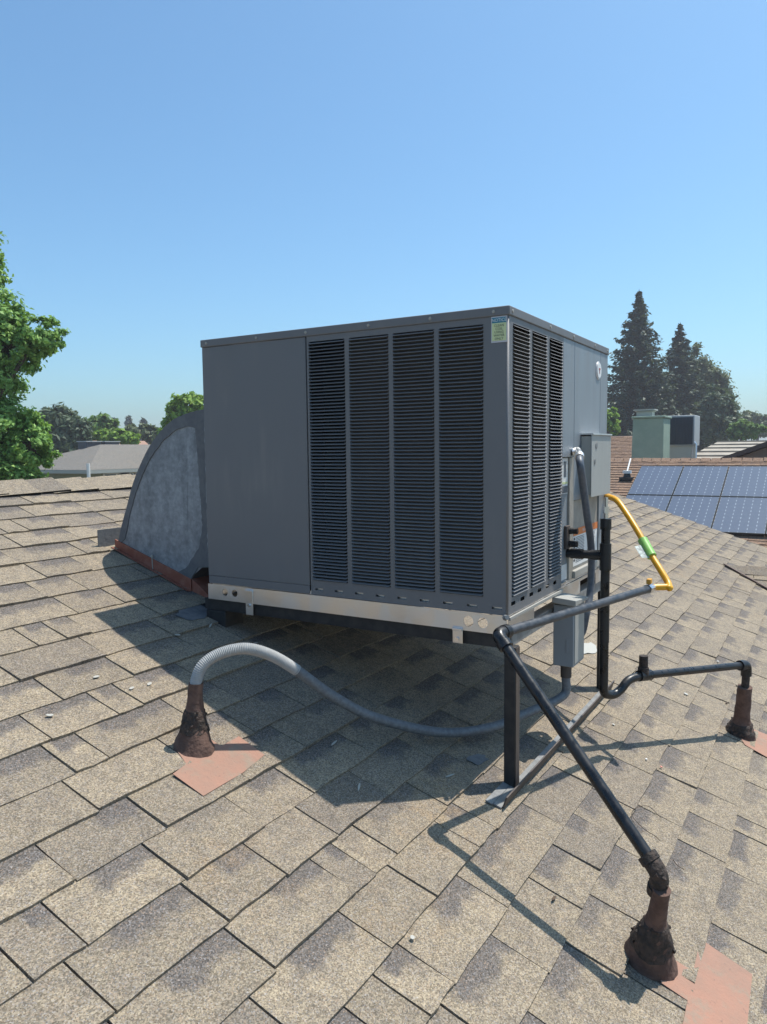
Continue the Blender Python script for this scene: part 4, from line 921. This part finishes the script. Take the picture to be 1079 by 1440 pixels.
# ------------------------------------------------------------------ trees
def leaf_cloud(name, C, N, size, mat, parent, up_bias=.55, seed=0, aspect=1.7, rn=None):
    """C: n x 3 leaf centres (world), N: n x 3 preferred normals"""
    g = np.random.default_rng(seed); n = len(C); nn = N*.8+g.normal(0, .55, (n, 3)); nn[:, 2] += up_bias; nn /= np.linalg.norm(nn, axis=1)[:, None]
    t = g.normal(0, 1, (n, 3)); t -= nn*(t*nn).sum(1)[:, None]; t /= np.linalg.norm(t, axis=1)[:, None]; b = np.cross(nn, t)
    sz = size*g.uniform(.6, 1.3, n)[:, None]; a = t*sz*.5*aspect; c = b*sz*.5
    fold = nn*sz*.12
    V = np.stack([C-a, C+c*.9-a*.05+fold, C+a, C-c*.9-a*.05+fold], 1).reshape(-1, 3)-np.array(parent.location)
    me = bpy.data.meshes.new(name); me.vertices.add(4*n); me.vertices.foreach_set('co', V.ravel().astype(np.float32))
    me.loops.add(4*n); me.loops.foreach_set('vertex_index', np.arange(4*n, dtype=np.int32)); me.polygons.add(n)
    me.polygons.foreach_set('loop_start', np.arange(0, 4*n, 4, dtype=np.int32)); me.polygons.foreach_set('loop_total', np.full(n, 4, dtype=np.int32)); me.update(calc_edges=True)
    at = me.attributes.new('rnd', 'FLOAT', 'POINT'); at.data.foreach_set('value', np.repeat(g.random(n) if rn is None else rn, 4).astype(np.float32))
    return link(name, me, mat, parent)
def limb(mb, a, b, r0, r1, r, bend=.12, n=6):
    a, b = Vector(a), Vector(b); L_ = (b-a).length; k = Vector((r.uniform(-1, 1), r.uniform(-1, 1), r.uniform(-.3, .6)))*L_*bend
    mb.tube([a.lerp(b, i/n)+k*math.sin(math.pi*i/n) for i in range(n+1)], [r0+(r1-r0)*i/n for i in range(n+1)], 8)
def broad_tree(name, label, base, blobs, n, leaf, mat, seed, trunk=.2, cat='tree', clump=.22, aspect=1.6, group=None, droop=0.0):
    """blobs: (centre, radius xyz); leaves gather in clumps on twigs through each blob"""
    g = np.random.default_rng(seed); r = random.Random(seed); base = Vector(base); root = thing(name, label, cat, base, group)
    cen = np.array([np.mean([b[0][i] for b in blobs]) for i in range(3)]); vol = np.array([b[1][0]*b[1][1]+b[1][2]*b[1][0] for b in blobs]); vol /= vol.sum()
    Cs, Ns = [], []; mb = MB(); tz = min(b[0][2]-b[1][2]*.4 for b in blobs); top = Vector((base.x+(cen[0]-base.x)*.4, base.y+(cen[1]-base.y)*.4, max(tz, base.z+.8)))
    limb(mb, base, top, trunk, trunk*.62, r, .05)
    for (c, rad), f in zip(blobs, vol):
        c = np.array(c, float); rad = np.array(rad, float); nc = max(5, int(n*f/55))
        limb(mb, top, c, trunk*.5, trunk*.12, r)
        d = g.normal(0, 1, (nc, 3)); d /= np.linalg.norm(d, axis=1)[:, None]; q = g.uniform(.35, 1, nc)**.5
        q *= 1+.16*np.sin(d[:, 0]*4+seed)*np.cos(d[:, 2]*5+seed*2)+g.normal(0, .06, nc)
        cc = c+d*rad*q[:, None]
        for i in range(0, nc, max(1, nc//9)): limb(mb, c, cc[i], trunk*.12, trunk*.03, r, .1, 4)
        m = int(n*f/nc)+1; cl = clump*float(np.mean(rad))
        P = np.repeat(cc, m, 0)+g.normal(0, 1, (nc*m, 3))*cl*np.array([.55, .55, .42])
        if droop: P[:, 2] -= np.abs(g.normal(0, droop, nc*m))
        Cs.append(P); Ns.append((P-c)/rad)
    mb.build('trunk', 'bark', root, smooth=60)
    Cs, Ns = np.concatenate(Cs), np.concatenate(Ns); Ns /= np.maximum(np.linalg.norm(Ns, axis=1)[:, None], .3)
    leaf_cloud('crown', Cs, Ns, leaf, mat, root, seed=seed, aspect=aspect); return root
def blobs_px(D, L_):
    out = []
    for x, y, rx, ry in L_[:]:
        p = at_depth(x, y, D); s = D/F_PX; out.append(((p.x, p.y, p.z), (rx*s, rx*s, ry*s)))
    return out
def base_of(D, x): p = at_depth(x, 640, D); return (p.x, p.y, ZG)
broad_tree('sweetgum_tree', 'tall green broadleaf tree close behind the shingle ridge', base_of(15, -120),
    blobs_px(15, [(-48, 385, 52, 48), (-120, 330, 100, 80), (-30, 448, 62, 44), (10, 490, 44, 36), (56, 476, 34, 28), (-110, 520, 110, 90), (-35, 520, 62, 40), (-2, 598, 58, 40), (40, 628, 36, 32), (-90, 640, 110, 80), (5, 680, 52, 44)]), 130000, .066, 'leaf_sweetgum', 3, .22, clump=.17)
broad_tree('willow_tree', 'dark drooping tree standing behind the low end of the grey hip roof', base_of(54, 88),
    blobs_px(54, [(84, 592, 28, 20), (66, 600, 26, 26), (104, 600, 20, 24), (84, 622, 34, 24), (110, 612, 14, 20)]), 16000, .20, 'leaf_dark', 5, .2, aspect=3.0, droop=.35, clump=.28)
broad_tree('broadleaf_tree', 'mid green tree behind the end of the grey hip roof', base_of(64, 140), blobs_px(64, [(140, 600, 22, 17), (128, 612, 14, 14), (158, 612, 14, 12)]), 5000, .28, 'leaf_mid', 6, .25)
broad_tree('broadleaf_tree', 'bright yellow green low tree just above the grey roof ridge', base_of(58, 160), blobs_px(58, [(152, 613, 16, 9), (172, 614, 16, 10), (188, 619, 9, 8)]), 4200, .24, 'leaf_bright', 7, .2)
broad_tree('broadleaf_tree', 'dull green tree just beyond the grey roof beside the duct', base_of(70, 205), blobs_px(70, [(196, 608, 20, 10), (214, 610, 14, 12), (182, 606, 10, 9), (225, 616, 14, 12)]), 5000, .28, 'leaf_olive', 8, .2)
broad_tree('broadleaf_tree', 'round bright green tree peeking over the duct elbow', base_of(45, 268), blobs_px(45, [(268, 576, 30, 24), (248, 588, 20, 20), (290, 570, 24, 22), (262, 606, 34, 22), (238, 606, 14, 14)]), 9000, .20, 'leaf_bright', 9, .22)
def conifer(name, label, base, top_z, rad, seed, n_whorl=34, per=9, spray=26, leaf=.34, mat='needle', start=.12, group=None, ex=1.0, spin=.92):
    g = np.random.default_rng(seed); r = random.Random(seed); base = Vector(base); Ht = top_z-base.z; root = thing(name, label, 'tree', base, group); mb = MB(); mb.tube([base+Vector((0, 0, Ht*i/8)) for i in range(9)], [max(.03, Ht*.022*(1-i/8.3)) for i in range(9)], 9); mb.tube([base+Vector((0, 0, Ht)), base+Vector((0, 0, Ht+.3))], [.04, .01], 6)
    C, N = [], []
    for k in range(n_whorl):
        h = start+(1-start)*((k+.5)/n_whorl); hk = h; L0 = rad*(1-h)**spin*(1.02 if h > .2 else .75+h)
        for j in range(per):
            if r.random() < .10: continue
            h = min(.995, hk+r.uniform(-1.2, 1.2)*(1-start)/n_whorl); L0 = rad*(1-h)**spin*(1.02 if h > .2 else .75+h)
            an = r.uniform(0, 6.283); L_ = L0*r.uniform(.4, 1.2)+.06; dz = r.uniform(-.42, .16); o = base+Vector((0, 0, Ht*h)); dr = Vector((math.cos(an), math.sin(an), 0))
            m = max(6, int(spray*L_/rad*1.5)); s = g.uniform(.12, 1, m)**.7
            pts_ = np.array([[o.x+dr.x*L_*q, o.y+dr.y*L_*q, o.z+L_*(dz*q+.24*q*q)] for q in s])
            C.append(pts_+g.normal(0, 1, (m, 3))*np.array([.22, .22, .24])*leaf*1.6*min(1, .35+L_*.6)); N.append(np.tile([dr.x*.3, dr.y*.3, .9], (m, 1)))
            if j % 3 == 0: mb.tube([o, o+dr*L_*.5+Vector((0, 0, L_*(dz*.5+.06))), o+dr*L_*.9+Vector((0, 0, L_*(dz*.9+.19)))], [.05, .03, .012], 5)
    mb.build('trunk', 'bark', root, smooth=60); leaf_cloud('crown', np.concatenate(C), np.concatenate(N), leaf, mat, root, seed=seed, aspect=1.9); return root
def zat(x, y, D): return at_depth(x, y, D).z
conifer('redwood_tree', 'tallest dark conifer behind the green chimney', base_of(75, 895), zat(897, 414, 75), 6.3, 21, 50, 20, 60, .25)
conifer('redwood_tree', 'second dark conifer, shorter, behind the distant air conditioner', base_of(79, 953), zat(956, 459, 79), 5.8, 22, 46, 20, 60, .25)
conifer('redwood_tree', 'dark conifer filling the gap between the two tall conifers', base_of(84, 925), zat(925, 520, 84), 5.6, 25, 34, 18, 56, .26, mat='needle')
broad_tree('broadleaf_tree', 'olive green spreading tree on the slope side of the two conifers', base_of(84, 990), blobs_px(84, [(980, 508, 13, 24), (990, 540, 22, 36), (1008, 548, 20, 32), (1016, 580, 20, 34), (985, 585, 28, 32), (968, 555, 20, 34), (950, 590, 24, 30)]), 26000, .24, 'leaf_olive', 23, .35, clump=.3)
broad_tree('broadleaf_tree', 'dense rounded dark green tree above the pale ribbed roof', base_of(72, 1007), blobs_px(72, [(1006, 575, 24, 28), (998, 598, 24, 22), (1018, 598, 20, 22), (1026, 580, 10, 20)]), 11000, .26, 'leaf_dark', 24, .3)
broad_tree('broadleaf_tree', 'bright green small tree at the foot of the olive tree', base_of(66, 1040), blobs_px(66, [(1042, 604, 16, 12), (1058, 606, 16, 11), (1034, 610, 8, 12)]), 5000, .26, 'leaf_mid', 26, .2)
broad_tree('broadleaf_tree', 'hazy far tree behind the bright small tree', base_of(110, 1062), blobs_px(110, [(1052, 590, 18, 15), (1075, 598, 20, 14), (1095, 600, 20, 16)]), 6000, .42, 'leaf_olive', 27, .3)
broad_tree('broadleaf_tree', 'leafy light green tree showing beside the unit edge and chimney', base_of(56, 856), blobs_px(56, [(854, 588, 14, 15), (862, 602, 10, 12), (846, 600, 14, 16)]), 3600, .24, 'leaf_bright', 28, .2)
for x, y, D, rd, lab in ((162, 590, 150, 1.6, 'small far conifer above the bright low tree'), (183, 587, 160, 1.7, 'pointed far conifer, second along the skyline from the bright low tree'), (204, 591, 150, 1.5, 'far conifer on the skyline nearest the duct elbow')):
    conifer('far_conifer', lab, base_of(D, x), zat(x, y, D), rd*2.2, int(x), 18, 7, 12, .8, group='far conifers')

g = np.random.default_rng(77); nT = 150; az = g.uniform(math.radians(-25), math.radians(105), nT); dT = g.uniform(150, 240, nT)
Cs = []; 
for q in range(nT):
    hT = g.uniform(5.5, 8.8)*(.75+dT[q]/600); rT = g.uniform(2.2, 4.5); m = 90; d = g.normal(0, 1, (m, 3)); d /= np.linalg.norm(d, axis=1)[:, None]
    c = np.array([CAM.x+math.cos(az[q])*dT[q], CAM.y+math.sin(az[q])*dT[q], ZG+hT*.55]); Cs.append(c+d*np.array([rT, rT, hT*.45])*g.uniform(.4, 1, m)[:, None])
Cs = np.concatenate(Cs); wood = bpy.data.objects.new('tmp', None); fw_ = leaf_cloud('distant_trees', Cs, np.tile([0, 0, .4], (len(Cs), 1)), 1.0, 'leaf_olive', wood, seed=5)
fw_.parent = None; bpy.data.objects.remove(wood); tag(fw_, 'low mass of hazy trees along the far skyline', 'trees', kind='stuff')
# ------------------------------------------------------------------ summer haze
mb = MB(); mb.box((-910, -910, ZG-1), (910, 910, 19)); hz = mb.build('haze', None); tag(hz, kind='stuff')
hm = bpy.data.materials.new('haze'); hm.use_nodes = True; hn = hm.node_tree; hn.nodes.remove(hn.nodes['Principled BSDF'])
pv = hn.nodes.new('ShaderNodeVolumePrincipled'); pv.inputs['Color'].default_value = (.96, .94, 1, 1); pv.inputs['Density'].default_value = .0011; pv.inputs['Anisotropy'].default_value = .2
hn.links.new(pv.outputs[0], hn.nodes['Material Output'].inputs['Volume']); hz.data.materials.append(hm)
